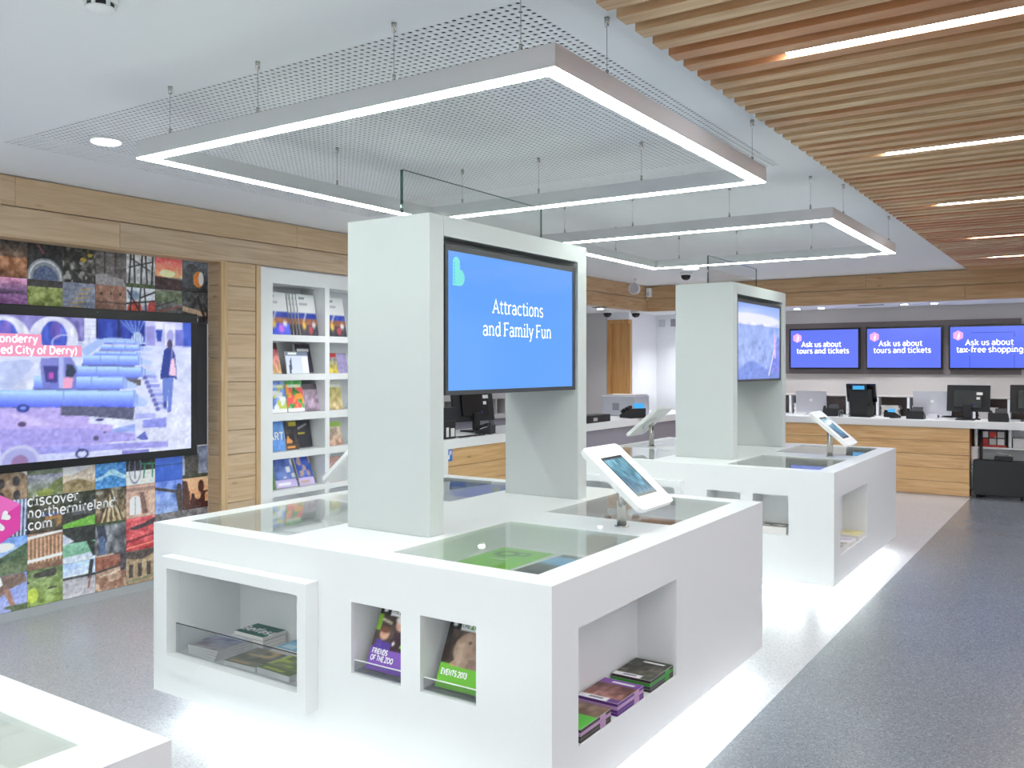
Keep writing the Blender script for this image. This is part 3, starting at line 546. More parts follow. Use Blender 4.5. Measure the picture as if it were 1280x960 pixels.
for k in (0, 1, 2, 3, 8, 9):
    for c in range(7):
        y0, y1 = CY[c], CY[c + 1]
        picture('tile', tile(k, c, k * 10 + c + 1), 'print', mu, (XP, y0 + .0007, .06 + k * T + .0007), (0, 1, 0), (0, 0, 1), (y1 - y0 - .0014, T - .0014), thick=.01, edge='dark_grey')
box('skirting_strip', 'plinth_grey', (XP - .011, XP + .002, 2.4, 4.467, 0, .058), mu)
box('backing', 'dark_grey', (XP - .0115, XP - .0102, 2.4, 4.467, 1.03, 1.98), mu)
xt = XP + .0016
lettering('lettering', 'discover', 'white_print', mu, (xt, 3.055, .725), (0, 1, 0), (0, 0, 1), .093, .12, 'l', label='white lettering')
lettering('lettering', 'northernireland', 'white_print', mu, (xt, 3.055, .645), (0, 1, 0), (0, 0, 1), .093, .12, 'l', squeeze=.93)
lettering('lettering', '.com', 'white_print', mu, (xt, 3.04, .568), (0, 1, 0), (0, 0, 1), .088, .12, 'l')
hexa = [(.165 * math.cos(math.radians(30 + 60 * q)), .165 * math.sin(math.radians(30 + 60 * q))) for q in range(6)]
lg = flat_poly('logo', hexa, 'pink_print', mu, (xt, 2.87, .665), (0, 1, 0), (0, 0, 1)); lg['label'] = 'pink hexagon emblem with white hearts'
flat_poly('facet', [hexa[0], hexa[1], (0, 0)], 'pink_light', lg, (xt + .0004, 2.87, .665), (0, 1, 0), (0, 0, 1))
def heart(cx, cy, s, rot):
    p = []
    for q in range(24):
        t = 2 * PI * q / 24; x = 16 * math.sin(t) ** 3; yy = 13 * math.cos(t) - 5 * math.cos(2 * t) - 2 * math.cos(3 * t) - math.cos(4 * t)
        x, yy = x * s / 17, yy * s / 17; p.append((cx + x * math.cos(rot) - yy * math.sin(rot), cy + x * math.sin(rot) + yy * math.cos(rot)))
    return p
for q in range(3): flat_poly('heart', heart(.01 + .045 * math.cos(PI / 2 + 2 * PI * q / 3 + PI), -.005 + .045 * math.sin(PI / 2 + 2 * PI * q / 3 + PI), .036, 2 * PI * q / 3 + PI), 'white_print', lg, (xt + .0008, 2.87, .665), (0, 1, 0), (0, 0, 1))

# ---- big screen in the alcove
def cannon_picture():
    I = Img(224, 392, (214, 222, 252), 3)
    def Q(px, py):
        x = px / 1040.0; top = 75 + 35 * x; bot = 885 - 95 * x; return (.226 + .774 * x, 1 - (py - top) / (bot - top))
    def poly(pts, c, al=1.0): I.poly([Q(*p) for p in pts], c, al)
    def ell(cx, cy, rx, ry, c, al=1.0):
        a = Q(cx, cy); b = Q(cx + rx, cy - ry); I.ell(a[0], a[1], b[0] - a[0], abs(Q(cx, cy - ry)[1] - a[1]), c, al)
    def line(p, q, t, c, al=1.0): I.line(Q(*p), Q(*q), t, c, al)
    I.grad((222, 228, 254), (206, 216, 252)); I.noise(20, 10, 14)
    poly([(-320, 60), (410, 80), (410, 215), (-320, 215)], (128, 124, 196)); I.noise(40, 24, 60, .8, 1, 2)
    for cx in (-240, 15, 255):
        ell(cx, 200, 122, 118, (222, 226, 250)); ell(cx, 200, 66, 92, (62, 86, 200)); poly([(cx - 118, 215), (cx - 66, 215), (cx - 66, 170), (cx - 118, 170)], (206, 212, 246)); ell(cx + 10, 160, 28, 50, (150, 104, 190), .55)
    poly([(410, 85), (472, 88), (472, 195), (410, 195)], (226, 232, 253)); [line((412, 110 + 22 * q), (470, 112 + 22 * q), .002, (170, 180, 236)) for q in range(4)]
    poly([(472, 88), (750, 95), (750, 240), (472, 200)], (34, 62, 168)); I.noise(50, 10, 60, .82, .97, 5)
    poly([(590, 92), (604, 92), (604, 215), (590, 215)], (10, 24, 84)); poly([(472, 88), (482, 88), (482, 195), (472, 195)], (16, 30, 96))
    for q in range(6): line((700, 190), (606 + 28 * q, 100), .004, (150, 182, 250))
    ell(705, 200, 34, 36, (206, 226, 255)); [line((682 + 15 * q, 172), (682 + 15 * q, 232), .003, (30, 60, 150)) for q in range(4)]
    poly([(750, 96), (1045, 108), (1045, 245), (750, 240)], (196, 200, 248)); poly([(755, 130), (812, 130), (812, 235), (755, 235)], (150, 150, 224)); poly([(985, 108), (1042, 110), (1042, 240), (985, 238)], (60, 92, 206)); poly([(935, 150), (990, 150), (990, 235), (935, 235)], (112, 120, 214)); poly([(870, 115), (935, 115), (935, 235), (870, 235)], (226, 230, 254)); I.noise(24, 20, 30, .75, 1, 9)
    poly([(812, 108), (862, 108), (856, 150), (815, 150)], (232, 234, 250)); poly([(815, 150), (856, 150), (848, 212), (822, 212)], (40, 70, 180)); ell(905, 185, 22, 36, (150, 150, 226), .8)
    poly([(0, 330), (130, 318), (160, 345), (60, 470), (-320, 520), (-320, 360)], (190, 204, 246)); I.noise(30, 26, 40, .45, .7, 4); poly([(390, 262), (480, 205), (540, 195), (690, 200), (690, 215), (520, 222), (420, 300)], (164, 190, 244))
    def barrel(x0, x1, y0, y1, dk=1.0):
        h = y1 - y0; n = 14
        poly([(x0 - 5, y1 - h * .1), (x1 - 20, y1 - h * .1), (x1 - 30, y1 + h * .28), (x0 - 5, y1 + h * .28)], (70, 84, 160), .8)
        for q in range(n):
            a = q / n; c = 252 - 120 * abs(a - .12) ** .8 * dk; poly([(x0, y0 + h * a), (x1, y0 + h * a + 3), (x1, y0 + h * (a + 1.15 / n) + 3), (x0, y0 + h * (a + 1.15 / n))], (c * .74, c * .9, 250))
        poly([(x1 - 1, y0), (x1 + 22, y0 + h * .34), (x1 + 75, y0 + h * .62), (x1 + 75, y0 + h * .95), (x1 + 30, y1), (x1 - 1, y1)], (180, 204, 252)); poly([(x1 - 8, y0 - 3), (x1 + 4, y0 + 2), (x1 + 4, y1 + 2), (x1 - 8, y1 + 2)], (140, 166, 238)); line((x1 + 14, y0 + h * .25), (x1 + 14, y1 - 2), .004, (120, 146, 226))
        for q in (.3, .62): line((x0 + (x1 - x0) * q, y0), (x0 + (x1 - x0) * q, y1), .004, (126, 152, 232))
    barrel(520, 700, 212, 226); barrel(495, 720, 236, 262); barrel(460, 705, 270, 290); barrel(402, 715, 290, 340); barrel(365, 735, 350, 405)
    poly([(640, 420), (725, 420), (725, 452), (690, 452)], (96, 92, 100)); barrel(155, 628, 405, 470)
    for q in range(8): x = 735 + 11 * q; poly([(x, 395 + 24 * q), (x + 80, 395 + 24 * q), (x + 84, 414 + 24 * q), (x, 414 + 24 * q)], (188, 196, 248) if q % 2 else (150, 160, 236)); ell(x + 15, 412 + 24 * q, 14, 12, (84, 90, 170), .8)
    poly([(190, 310), (340, 300), (372, 360), (365, 470), (200, 470), (185, 350)], (112, 118, 206), .85); poly([(200, 350), (275, 350), (270, 440), (215, 440)], (60, 60, 140)); poly([(228, 385), (252, 385), (252, 420), (228, 420)], (190, 80, 190)); poly([(278, 270), (302, 270), (302, 470), (278, 470)], (176, 186, 244)); poly([(318, 340), (350, 345), (368, 380), (350, 412), (312, 408)], (40, 54, 84)); poly([(302, 412), (352, 412), (345, 470), (300, 470)], (240, 168, 206)); I.ring(*Q(305, 230), .045, .06, .14, (206, 214, 250), .8)
    barrel(-330, 690, 478, 568, 1.25); poly([(290, 566), (690, 572), (680, 640), (440, 622), (290, 618)], (88, 92, 124)); poly([(-320, 560), (-20, 560), (0, 575), (-320, 590)], (24, 30, 90))
    poly([(-320, 580), (290, 575), (290, 618), (432, 620), (432, 660), (565, 668), (565, 708), (695, 710), (695, 752), (180, 792), (-320, 800)], (186, 172, 240)); poly([(0, 690), (430, 685), (565, 708), (690, 712), (690, 752), (0, 788)], (166, 160, 236)); poly([(20, 600), (140, 620), (260, 668), (140, 676)], (202, 190, 246)); poly([(560, 690), (690, 660), (690, 705), (565, 710)], (150, 170, 240))
    poly([(0, 795), (180, 785), (890, 752), (890, 785), (610, 800), (180, 828), (0, 850)], (158, 158, 236)); poly([(180, 828), (610, 806), (610, 830), (330, 850), (210, 868)], (206, 214, 252)); poly([(615, 806), (775, 798), (775, 822), (615, 838)], (126, 128, 206)); poly([(690, 605), (812, 600), (812, 630), (690, 634)], (170, 178, 244)); poly([(735, 640), (880, 625), (880, 678), (735, 682)], (138, 146, 232)); poly([(700, 735), (750, 700), (770, 745), (730, 750)], (90, 104, 196)); I.noise(30, 50, 80, 0, .38, 6)
    ell(90, 872, 98, 95, (196, 200, 238)); ell(90, 872, 82, 78, (166, 170, 226)); ell(90, 870, 40, 40, (150, 120, 170)); ell(105, 580, 30, 22, (34, 52, 150)); ell(105, 578, 16, 10, (120, 150, 236)); ell(100, 665, 20, 14, (84, 66, 110)); ell(472, 740, 15, 14, (84, 76, 120)); ell(520, 708, 10, 6, (110, 96, 140)); I.ring(*Q(398, 825), .022, .03, .35, (30, 36, 96)); line((380, 795), (398, 812), .006, (30, 36, 96)); ell(492, 640, 22, 8, (60, 60, 130))
    # walking figure with a pale shoulder bag
    poly([(865, 262), (880, 248), (918, 250), (935, 285), (948, 420), (935, 415), (925, 405), (858, 415), (848, 420), (842, 400)], (34, 58, 150)); ell(902, 228, 17, 26, (70, 62, 110)); poly([(855, 410), (925, 408), (910, 590), (888, 590), (893, 470), (880, 585), (860, 570)], (104, 130, 214)); poly([(912, 310), (928, 300), (945, 400), (898, 395), (900, 360)], (244, 206, 232)); line((918, 255), (908, 330), .003, (236, 200, 232)); ell(872, 555, 10, 18, (60, 70, 150)); ell(895, 590, 10, 8, (120, 120, 190))
    I.noise(10, 90, 140, 0, 1, 12)
    return I.half()
tv = thing('wall_display', 'large wide screen in the photo mural alcove showing a row of cannons', 'screen', (XP + .01, 3.34, .965))
MB().box(XP + .001, XP + .075, 2.38, 4.315, .965, 2.045).build('housing', 'black_gloss', tv, bevel=.006)
pw = MB(); scx = XP + .078
scr = picture('screen', cannon_picture(), 'screen_picture', tv, (scx, 2.44, 1.02), (0, 1, 0), (0, 0, 1), (1.815, .955))
box('caption_bar', 'banner_glow', (scx + .0004, scx + .0008, 2.6, 3.11, 1.785, 1.855), scr); box('caption_bar', 'banner_glow', (scx + .0004, scx + .0008, 2.6, 3.385, 1.71, 1.785), scr)
lettering('caption', 'Londonderry', 'text_glow', scr, (scx + .0012, 3.085, 1.80), (0, 1, 0), (0, 0, 1), .068, .13, 'r', serif=False)
lettering('caption', '(Walled City of Derry)', 'text_glow', scr, (scx + .0012, 3.355, 1.728), (0, 1, 0), (0, 0, 1), .068, .13, 'r', serif=False)
MB().tube((XP + .074, 3.5, 2.02), (XP + .077, 3.5, 2.02), .005).build('sensor', 'dark_grey', tv)

# ================================================================== leaflets and books
def cover(kind, c1, c2, c3=(240, 240, 240), seed=1, h=22, w=16):
    I = Img(h, w, c1, seed)
    if kind == 'zoo':
        I.grad((70, 54, 46), (60, 48, 44)); I.noise(50, 6, 5); I.rect(0, 1, 0, .34, c1); I.rect(0, .26, .84, 1, (22, 22, 24)); I.rect(.26, 1, .84, 1, (226, 228, 228)); I.rect(0, .12, .6, .84, (120, 160, 50) if c2 == 0 else (40, 40, 38))
    elif kind == 'photo': I.grad(c2, c3); I.noise(70, 6, 5); I.rect(0, 1, .8, 1, c1)
    elif kind == 'city': I.grad((236, 238, 246), (226, 230, 244), .5, 1); I.rect(0, 1, .36, .55, (52, 74, 170)); I.rect(0, 1, .22, .40, (150, 96, 70)); I.rect(0, 1, 0, .24, c1); I.noise(36, 9, 7, 0, .55); I.line((.25, .34), (.6, .75), .05, (230, 226, 226)); I.ell(.25, .24, .1, .09, (240, 190, 90)); I.ell(.6, .14, .12, .1, c2); I.ell(.8, .26, .09, .07, (236, 236, 240)); I.rect(.1, .4, .86, .92, (120, 120, 130)); I.rect(.1, .55, .76, .79, (170, 170, 180))
    elif kind == 'fun': I.noise(90, 7, 6); I.blobs(c2, .55, 5, 4, .1, .8); I.blobs(c3, .62, 6, 5, 0, .9, 5); I.rect(0, 1, .0, .1, (240, 240, 244)); I.rect(.1, .9, .78, .88, (246, 246, 246), .7)
    elif kind == 'text': I.rect(.1, .9, .72, .84, c2); I.rect(.1, .7, .58, .64, c2, .7); I.noise(20); I.rect(.1, .5, .1, .4, c3, .8)
    elif kind == 'stripe': I.noise(50, 5, 5); I.rect(0, 1, .0, .24, c2); I.rect(.1, .7, .06, .16, c3); I.blobs(c3, .66, 5, 4, .3, 1)
    elif kind == 'plain': I.noise(24)
    return I
def leaflet(name, label, cat, c, size, t, im, lean=0.0, face=0.0, group=None, flat=False, edge='paper', spin=0.0):
    """upright: c = middle of its bottom edge, face = direction the cover looks (0 = +x, angle about z), lean back in degrees; flat: c = lower-left at top face"""
    w, h = size
    if flat:
        o = picture(name, im, 'print', None, (-w / 2, -h / 2, t), (1, 0, 0), (0, 1, 0), size, thick=t, edge=edge)
        o.location = c; o.rotation_euler = (0, 0, spin)
    else:
        o = picture(name, im, 'print', None, (0, -w / 2, 0), (0, 1, 0), (0, 0, 1), size, thick=t, edge=edge)
        o.location = c; o.rotation_euler = (0, -math.radians(lean), face)
    return tag(o, label, cat, group)

# bookcase in the left wall
bc = thing('bookcase', 'white built-in leaflet bookcase beside the oak planked pier', 'bookcase', (XF - .15, 5.6, 0))
Y0, Y1 = 4.857, 6.329
rows = [(2.335, 1.909), (1.855, 1.58), (1.526, 1.25), (1.187, .927), (.869, .606), (.56, .12)]
cols = [(4.98, 5.575), (5.628, 6.22)]
MB().box(XF - .33, XF - .31, Y0, Y1, .02, 2.45).build('back_panel', 'white_paint', bc)
MB().box(XF - .31, XF + .004, Y0, cols[0][0], 0, 2.455).build('side_panel', 'white_solid', bc); MB().box(XF - .31, XF + .004, cols[1][1], Y1, 0, 2.455).build('side_panel', 'white_solid', bc)
MB().box(XF - .31, XF + .004, cols[0][0], cols[1][1], rows[0][0], 2.455).build('top_panel', 'white_solid', bc)
MB().box(XF - .31, XF + .002, cols[0][1], cols[1][0], 0, rows[0][0]).build('divider', 'white_solid', bc)
for (a, b), (c, d) in zip(rows, rows[1:] + [(0, 0)]):
    for (p, q) in cols: MB().box(XF - .31, XF + .003, p, q, c if c else 0, b).build('shelf', 'white_solid', bc)
def bk(label, row, yc, w, h, im, lean=14, t=.012, dx=0.0, face=0.0, grp='leaflets on the bookcase', name='leaflet', cat='leaflet'):
    w, h, yc = w * 1.14, h * 1.08, yc + .03
    return leaflet(name, label, cat, (XF - .06 - dx, yc, rows[row][1] + .001 + t * math.sin(math.radians(lean))), (w, h), t, im, lean, face, grp)
bk('blue-footed city magazine leaning at the left of the top bookcase shelf', 0, 5.09, .2, .34, cover('city', (70, 90, 220), (210, 110, 220), seed=3), 12, .02)
for q in range(8):
    bk('city magazine in the fanned row in the middle of the top bookcase shelf' if q else 'front city magazine of the fanned row on the top bookcase shelf', 0, 5.432 - .023 * q, .18, .34, cover('city', (70, 66, 74), (190, 80, 90), seed=4), 10, .014, dx=.01 + .0155 * q, grp='fanned city magazines' if q else None, face=0.0)
bk('front city magazine in the right compartment of the top bookcase shelf', 0, 5.765, .2, .33, cover('city', (70, 66, 74), (190, 80, 90), seed=5), 10, .03)
bk('narrow brown and red leaflet at the left end of the second bookcase shelf', 1, 5.05, .1, .25, cover('photo', (70, 40, 34), (216, 180, 130), (180, 60, 90), 6), 16)
bk('white newspaper-like leaflet with grey masthead and a standing figure on second shelf', 1, 5.275, .22, .175, (lambda I: I.rect(0, 1, .82, 1, (110, 120, 140)).rect(.1, .5, .86, .96, (230, 232, 240)).poly([(.1, 0), (.2, 0), (.26, .6), (.2, .72), (.14, .5)], (70, 78, 100)).rect(.72, .98, .05, .78, (232, 234, 244)))(Img(20, 24, (206, 212, 238), 2)), 10, dx=-.02)
bk('dark purple leaflet with white lettering behind the newspaper-like one', 1, 5.44, .15, .24, cover('text', (52, 44, 60), (226, 226, 232), (150, 120, 90), 8), 14, .03, dx=.06)
bk('small yellow fruit leaflet in the right compartment of second shelf', 1, 5.70, .12, .17, cover('photo', (190, 60, 60), (214, 190, 60), (90, 100, 150), 9), 12)
bk('purple leaflet beside the small yellow fruit leaflet', 1, 5.84, .11, .17, cover('plain', (150, 140, 180), 0, seed=9), 12)
bk('blue and white cartoon leaflet at the left of the third bookcase shelf', 2, 5.07, .17, .25, cover('fun', (120, 150, 220), (230, 236, 246), (190, 200, 90), 10), 10)
bk('green and red patterned leaflet in the middle of the third bookcase shelf', 2, 5.272, .165, .25, cover('fun', (70, 150, 70), (226, 90, 90), (240, 150, 60), 11), 10)
bk('grey-pink photo leaflet at the right of the third bookcase shelf', 2, 5.455, .15, .22, cover('photo', (90, 80, 90), (150, 130, 150), (200, 180, 196), 12), 12, .03)
bk('cream and olive leaflet in the right compartment of third shelf', 2, 5.74, .16, .24, cover('photo', (206, 206, 196), (190, 170, 130), (180, 170, 100), 13), 10)
art = bk('light blue guide with big white lettering on the fourth bookcase shelf', 3, 5.06, .155, .235, cover('plain', (104, 150, 214), 0, seed=14), 8)
lettering('lettering', 'ART', 'white_print', art, (.0012, .0, .095), (0, 1, 0), (0, 0, 1), .085, .15, 'c', serif=False, world=False)
bk('dark leaflet with orange frame behind the light blue guide', 3, 5.23, .13, .17, cover('stripe', (60, 56, 60), (90, 70, 60), (220, 150, 80), 15), 10, dx=.0)
bk('black brochure with yellow band at the right of the fourth shelf', 3, 5.385, .22, .22, (lambda I: I.rect(0, .35, .8, .95, (190, 176, 60)).line((.4, .7), (.8, .85), .04, (210, 212, 220)).rect(.3, .7, .5, .55, (200, 180, 60)))(Img(20, 20, (56, 56, 64), 5)), 10, .03, dx=.06)
bk('tan and green leaflet in the right compartment of fourth shelf', 3, 5.74, .16, .2, cover('photo', (150, 180, 90), (176, 140, 120), (206, 196, 180), 17), 10)
bk('green leaflet standing at the left end of the fifth shelf', 4, 5.01, .05, .24, cover('plain', (90, 130, 80), 0, seed=18), 8)
bk('blue and lavender leaflet with photos lying back on the fifth shelf', 4, 5.17, .2, .24, cover('stripe', (96, 120, 190), (190, 176, 220), (226, 226, 240), 19), 22, .02)
bk('blue photo leaflet beside the lavender one on the fifth shelf', 4, 5.40, .15, .24, cover('stripe', (70, 100, 190), (196, 180, 220), (190, 160, 150), 20), 20, dx=.0)
bk('brown leaflet in the right compartment of fifth shelf', 4, 5.75, .16, .2, cover('photo', (190, 150, 140), (150, 110, 100), (206, 180, 176), 21), 12)

# ================================================================== display islands
IX0, IX1, IY0, IY1, IZ0, IZ1 = -3.776, -1.55, 2.57, 4.815, .10, .90
DY2, DY3 = 3.815, -3.72
WELL = [(x0, x1, y0, y1) for (x0, x1) in ((-3.662, -2.985), (-2.372, -1.68)) for (y0, y1) in ((2.69, 3.54), (3.865, 4.70))]
def island(label):
    t = thing('display_island', label, 'display counter', (-2.663, 3.693, 0), group='white display islands')
    b = MB(); w, d, h = IX1 - IX0, IY1 - IY0, IZ1 - IZ0
    b.holed((IX0, IY0, IZ0), (1, 0, 0), (0, 0, 1), (0, -1, 0), w, h,
            [(-3.577 - IX0, -2.716 - IX0, .32 - IZ0, .717 - IZ0, .35), (-2.482 - IX0, -2.223 - IX0, .425 - IZ0, .71 - IZ0, .21), (-2.128 - IX0, -1.868 - IX0, .425 - IZ0, .712 - IZ0, .21)])
    b.holed((IX1, IY0, IZ0), (0, 1, 0), (0, 0, 1), (1, 0, 0), d, h, [(2.753 - IY0, 3.63 - IY0, .29 - IZ0, .712 - IZ0, .19)])
    b.holed((IX0, IY0, IZ1), (1, 0, 0), (0, 1, 0), (0, 0, 1), w, d, [(a - IX0, c - IX0, e - IY0, g - IY0, .115) for a, c, e, g in WELL])
    b.face([(IX0, IY1, IZ0), (IX1, IY1, IZ0), (IX1, IY1, IZ1), (IX0, IY1, IZ1)]); b.face([(IX0, IY0, IZ0), (IX0, IY1, IZ0), (IX0, IY1, IZ1), (IX0, IY0, IZ1)])
    b.face([(IX0, IY0, IZ0), (IX1, IY0, IZ0), (IX1, IY1, IZ0), (IX0, IY1, IZ0)])
    b.build('body', 'white_solid', t)
    f = MB(); f.box(-3.63, -2.667, 2.50, 2.5695, .717, .768).box(-3.63, -2.667, 2.50, 2.5695, .245, .32).box(-3.63, -3.577, 2.50, 2.5695, .32, .717).box(-2.716, -2.667, 2.50, 2.5695, .32, .717)
    f.build('display_frame', 'white_solid', t)
    for (a, c, e, g) in WELL:
        gl = MB().box(a + .002, c - .002, e + .002, g - .002, IZ1 - .009, IZ1 - .001).build('glass_top', 'glass', t)
    MB().box(-3.57, -2.722, 2.545, 2.551, .322, .455).build('acrylic_lip', 'acrylic', t)
    MB().box(-3.57, -2.722, 2.545, 2.551, .4551, .457).build('acrylic_edge', 'acrylic_edge', t)
    for (a, c) in ((-2.477, -2.228), (-2.123, -1.873)):
        h = MB(); h.box(a, c, 2.585, 2.59, .432, .475); h.box(a, c, 2.585, 2.66, .43, .4345)
        h.build('leaflet_holder', 'acrylic', t); MB().box(a, c, 2.584, 2.591, .4751, .477).build('holder_edge', 'white_print', t)
    MB().box(IX0 + .34, IX1 - .34, IY0 + .34, IY1 - .34, .0, IZ0 - .001).build('plinth', 'white_paint', t)
    q = .10; z = IZ0 - .004
    for (a, c, e, g) in ((IX0 + .3, IX1 - .25, IY0 + q, IY0 + q + .05), (IX0 + .3, IX1 - .25, IY1 - q - .05, IY1 - q), (IX0 + q, IX0 + q + .05, IY0 + .3, IY1 - .3), (IX1 - q - .05, IX1 - q, IY0 + .2, IY1 - .3)):
        MB().box(a, c, e, g, z - .012, z + .003).build('led_strip', 'led_under', t)
    return t
isl = island('white display island in the centre foreground with framed magazine niche')
i2 = dup(isl, (-2.663, 3.693 + DY2, 0), label='white display island further back, beside the timber service counter')
i3 = dup(isl, (-2.663, 3.693 + DY3, 0), label='white display island cropped at the bottom left corner')

for r_ in (i2, i3):
    for c_ in list(r_.children):
        if c_.name.startswith(('leaflet_holder', 'holder_edge')): bpy.data.objects.remove(c_)

# towers with screens
def tower(label):
    t = thing('screen_tower', label, 'screen tower', (-2.675, 3.705, .9), group='screen towers on the islands')
    X0, X1 = -2.92, -2.43
    MB().box(X0, X1, 3.0, 3.1, .9, 2.318).build('leg', 'tower_white', t, bevel=.003)
    MB().box(X0, X1, 4.312, 4.41, .9, 2.318).build('leg', 'tower_white', t, bevel=.003)
    MB().box(X0, X1, 3.1, 4.312, 2.228, 2.318).build('header', 'tower_white', t)
    g = MB(); g.box(-2.684, -2.676, 3.11, 4.322, 2.319, 2.552); gl = g.build('glass_panel', 'glass', t)
    MB().box(-2.6845, -2.6755, 3.1, 3.1095, 2.319, 2.552).build('glass_edge', 'glass_edge', gl); MB().box(-2.6845, -2.6755, 4.3225, 4.326, 2.319, 2.552).build('glass_edge', 'glass_edge', gl)
    MB().box(-2.6845, -2.6755, 3.11, 4.322, 2.5525, 2.555).build('glass_edge', 'glass_edge', gl)
    return t
tw = tower('tall white screen tower standing on the centre island')
tw2 = dup(tw, (-2.675, 3.705 + DY2, .9), label='tall white screen tower standing on the further island')
def tower_tv(label, dy, side=1):
    xs = -2.448 if side > 0 else -2.902; s = side
    t = thing('display_screen', label, 'screen', (xs, 3.705 + dy, 1.515))
    a, b = (xs - .09, xs) if s > 0 else (xs, xs + .09)
    MB().box(a, b, 3.125 + dy, 4.300 + dy, 1.516, 2.195).build('housing', 'black_matte', t, bevel=.003)
    fx = xs + .0005 * s
    fr = MB(); x0, x1 = sorted((fx, fx + .006 * s))
    fr.box(x0, x1, 3.125 + dy, 4.3 + dy, 1.516, 1.536).box(x0, x1, 3.125 + dy, 4.3 + dy, 2.17, 2.195).box(x0, x1, 3.125 + dy, 3.147 + dy, 1.536, 2.17).box(x0, x1, 4.276 + dy, 4.3 + dy, 1.536, 2.17)
    fr.build('bezel', 'dark_grey', t)
    return t, fx + .001 * s
t1, fx = tower_tv('blue screen on the centre tower reading Attractions and Family Fun', 0)
sc = MB().face([(fx, 3.147, 1.536), (fx, 4.276, 1.536), (fx, 4.276, 2.17), (fx, 3.147, 2.17)]).build('screen', 'screen_blue', t1)
lettering('lettering', 'Attractions', 'text_glow', sc, (fx + .001, 3.735, 1.905), (0, 1, 0), (0, 0, 1), .092, .075)
lettering('lettering', 'and Family Fun', 'text_glow', sc, (fx + .001, 3.735, 1.795), (0, 1, 0), (0, 0, 1), .092, .075)
bp = [(0, 0), (.0, .105)] + E(.027, .105, .027, .027, 180, 0) + [(.054, .075)] + E(.054, .038, .036, .038, 90, -90) + [(0, 0)]
lo = flat_poly('logo', bp[:-1], 'mint_glow', sc, (fx + .001, 3.185, 2.015), (0, 1, 0), (0, 0, 1)); lo['label'] = 'mint green letter B emblem'
for q in range(7): box('logo_mark', 'logo_dark', (fx + .0012, fx + .0015, 3.192, 3.2, 2.025 + .0145 * q, 2.035 + .0145 * q), lo)
tower_tv('screen on the hidden left side of the centre tower', 0, -1)
t2, fx = tower_tv('screen on the further tower showing a misty blue mountain', DY2)
def mountain():
    I = Img(60, 90, (170, 190, 246), 9); I.grad((176, 196, 250), (150, 176, 240), 0, 1); I.grad((216, 222, 252), (140, 172, 240), .72, 1); I.ell(.4, .8, .6, .08, (240, 240, 252), .9)
    I.below(lambda x: .46 + .27 * np.exp(-((x - .5) / .16) ** 4) + .07 * np.exp(-((x - .8) / .2) ** 2), (156, 178, 238)); I.noise(30, 14, 16, 0, .75)
    I.below(lambda x: .1 + .16 * x + .1 * np.sin(6 * x), (116, 142, 224)); I.poly([(.7, .1), (.95, .6), (1, .55), (1, .05)], (130, 140, 226)); I.line((.86, .62), (.88, .3), .04, (226, 190, 230)); I.noise(30, 24, 26, 0, .5); I.line((.72, .05), (.86, .4), .03, (220, 226, 250)); return I
picture('screen', mountain(), 'screen_picture', t2, (fx, 3.147 + DY2, 1.536), (0, 1, 0), (0, 0, 1), (1.129, .634))
tower_tv('screen on the hidden left side of the further tower', DY2, -1)

# tablet stands
def tablet(label, loc, rz=0.0):
    t = thing('tablet_stand', label, 'tablet', loc, rz, group='tablet stands')
    MB().lathe((0, 0, 0), [(.034, 0), (.034, .004), (.026, .006)]).build('base', 'steel', t, world=False)
    MB().tube((0, 0, .005), (0, 0, .222), .023, n=24).build('pole', 'steel', t, world=False)
    a = math.radians(40); D = np.array([math.cos(a), 0, -math.sin(a)]); Yv = np.array([0, 1, 0]); N = np.array([math.sin(a), 0, math.cos(a)]); C = np.array([.02, .02, .232])
    hw, hl, r = .178, .2, .03
    def rr(hw, hl, r, off):
        p = []
        for sx, sy, a0 in ((1, 1, 0), (-1, 1, 90), (-1, -1, 180), (1, -1, 270)):
            for q in range(5):
                g = math.radians(a0 + 22.5 * q); p.append(tuple(C + D * (sx * (hl - r) + r * math.cos(g)) + Yv * (sy * (hw - r) + r * math.sin(g)) + N * off))
        return p
    m = MB(); m.prism(rr(hw - .006, hl - .006, r, -.018), N * .006); b = MB()
    b.prism(rr(hw, hl, r, -.012), N * .022); b.build('enclosure', 'pole_white', t, world=False, bevel=.005)
    m.build('back_plate', 'pole_white', t, world=False)
    c0 = C - N * .0185; MB().tube(c0, c0 - N * .012, .085, .075, n=28).build('mount_disc', 'pole_white', t, world=False)
    I = Img(24, 32, (60, 120, 150), 4); I.grad((70, 130, 160), (110, 170, 190)); I.noise(80, 7, 9); I.below(lambda x: .35 + .15 * np.sin(7 * x), (60, 110, 140)); I.noise(50, 12, 14)
    I.rect(0, 1, .94, 1, (20, 22, 26)); I.rect(0, 1, 0, .06, (20, 22, 26)); I.rect(0, .05, 0, 1, (20, 22, 26)); I.rect(.95, 1, 0, 1, (20, 22, 26))
    picture('screen', I, 'screen_picture', t, tuple(C + D * .128 - Yv * .103 + N * .0102), Yv, -D, (.206, .252), world=False)
    return t
tb = tablet('white tablet stand on the right of the centre island, screen tilted to the aisle', (-1.86, 3.715, .9))
dup(tb, (-1.86, 3.715 + DY2, .9), label='white tablet stand on the right of the further island')
dup(tb, (-3.47, 3.73, .9), PI, 'white tablet stand seen from behind, half hidden by the centre tower')
dup(tb, (-3.47, 3.73 + DY2, .9), PI, 'white tablet stand seen from behind on the left of the further island')

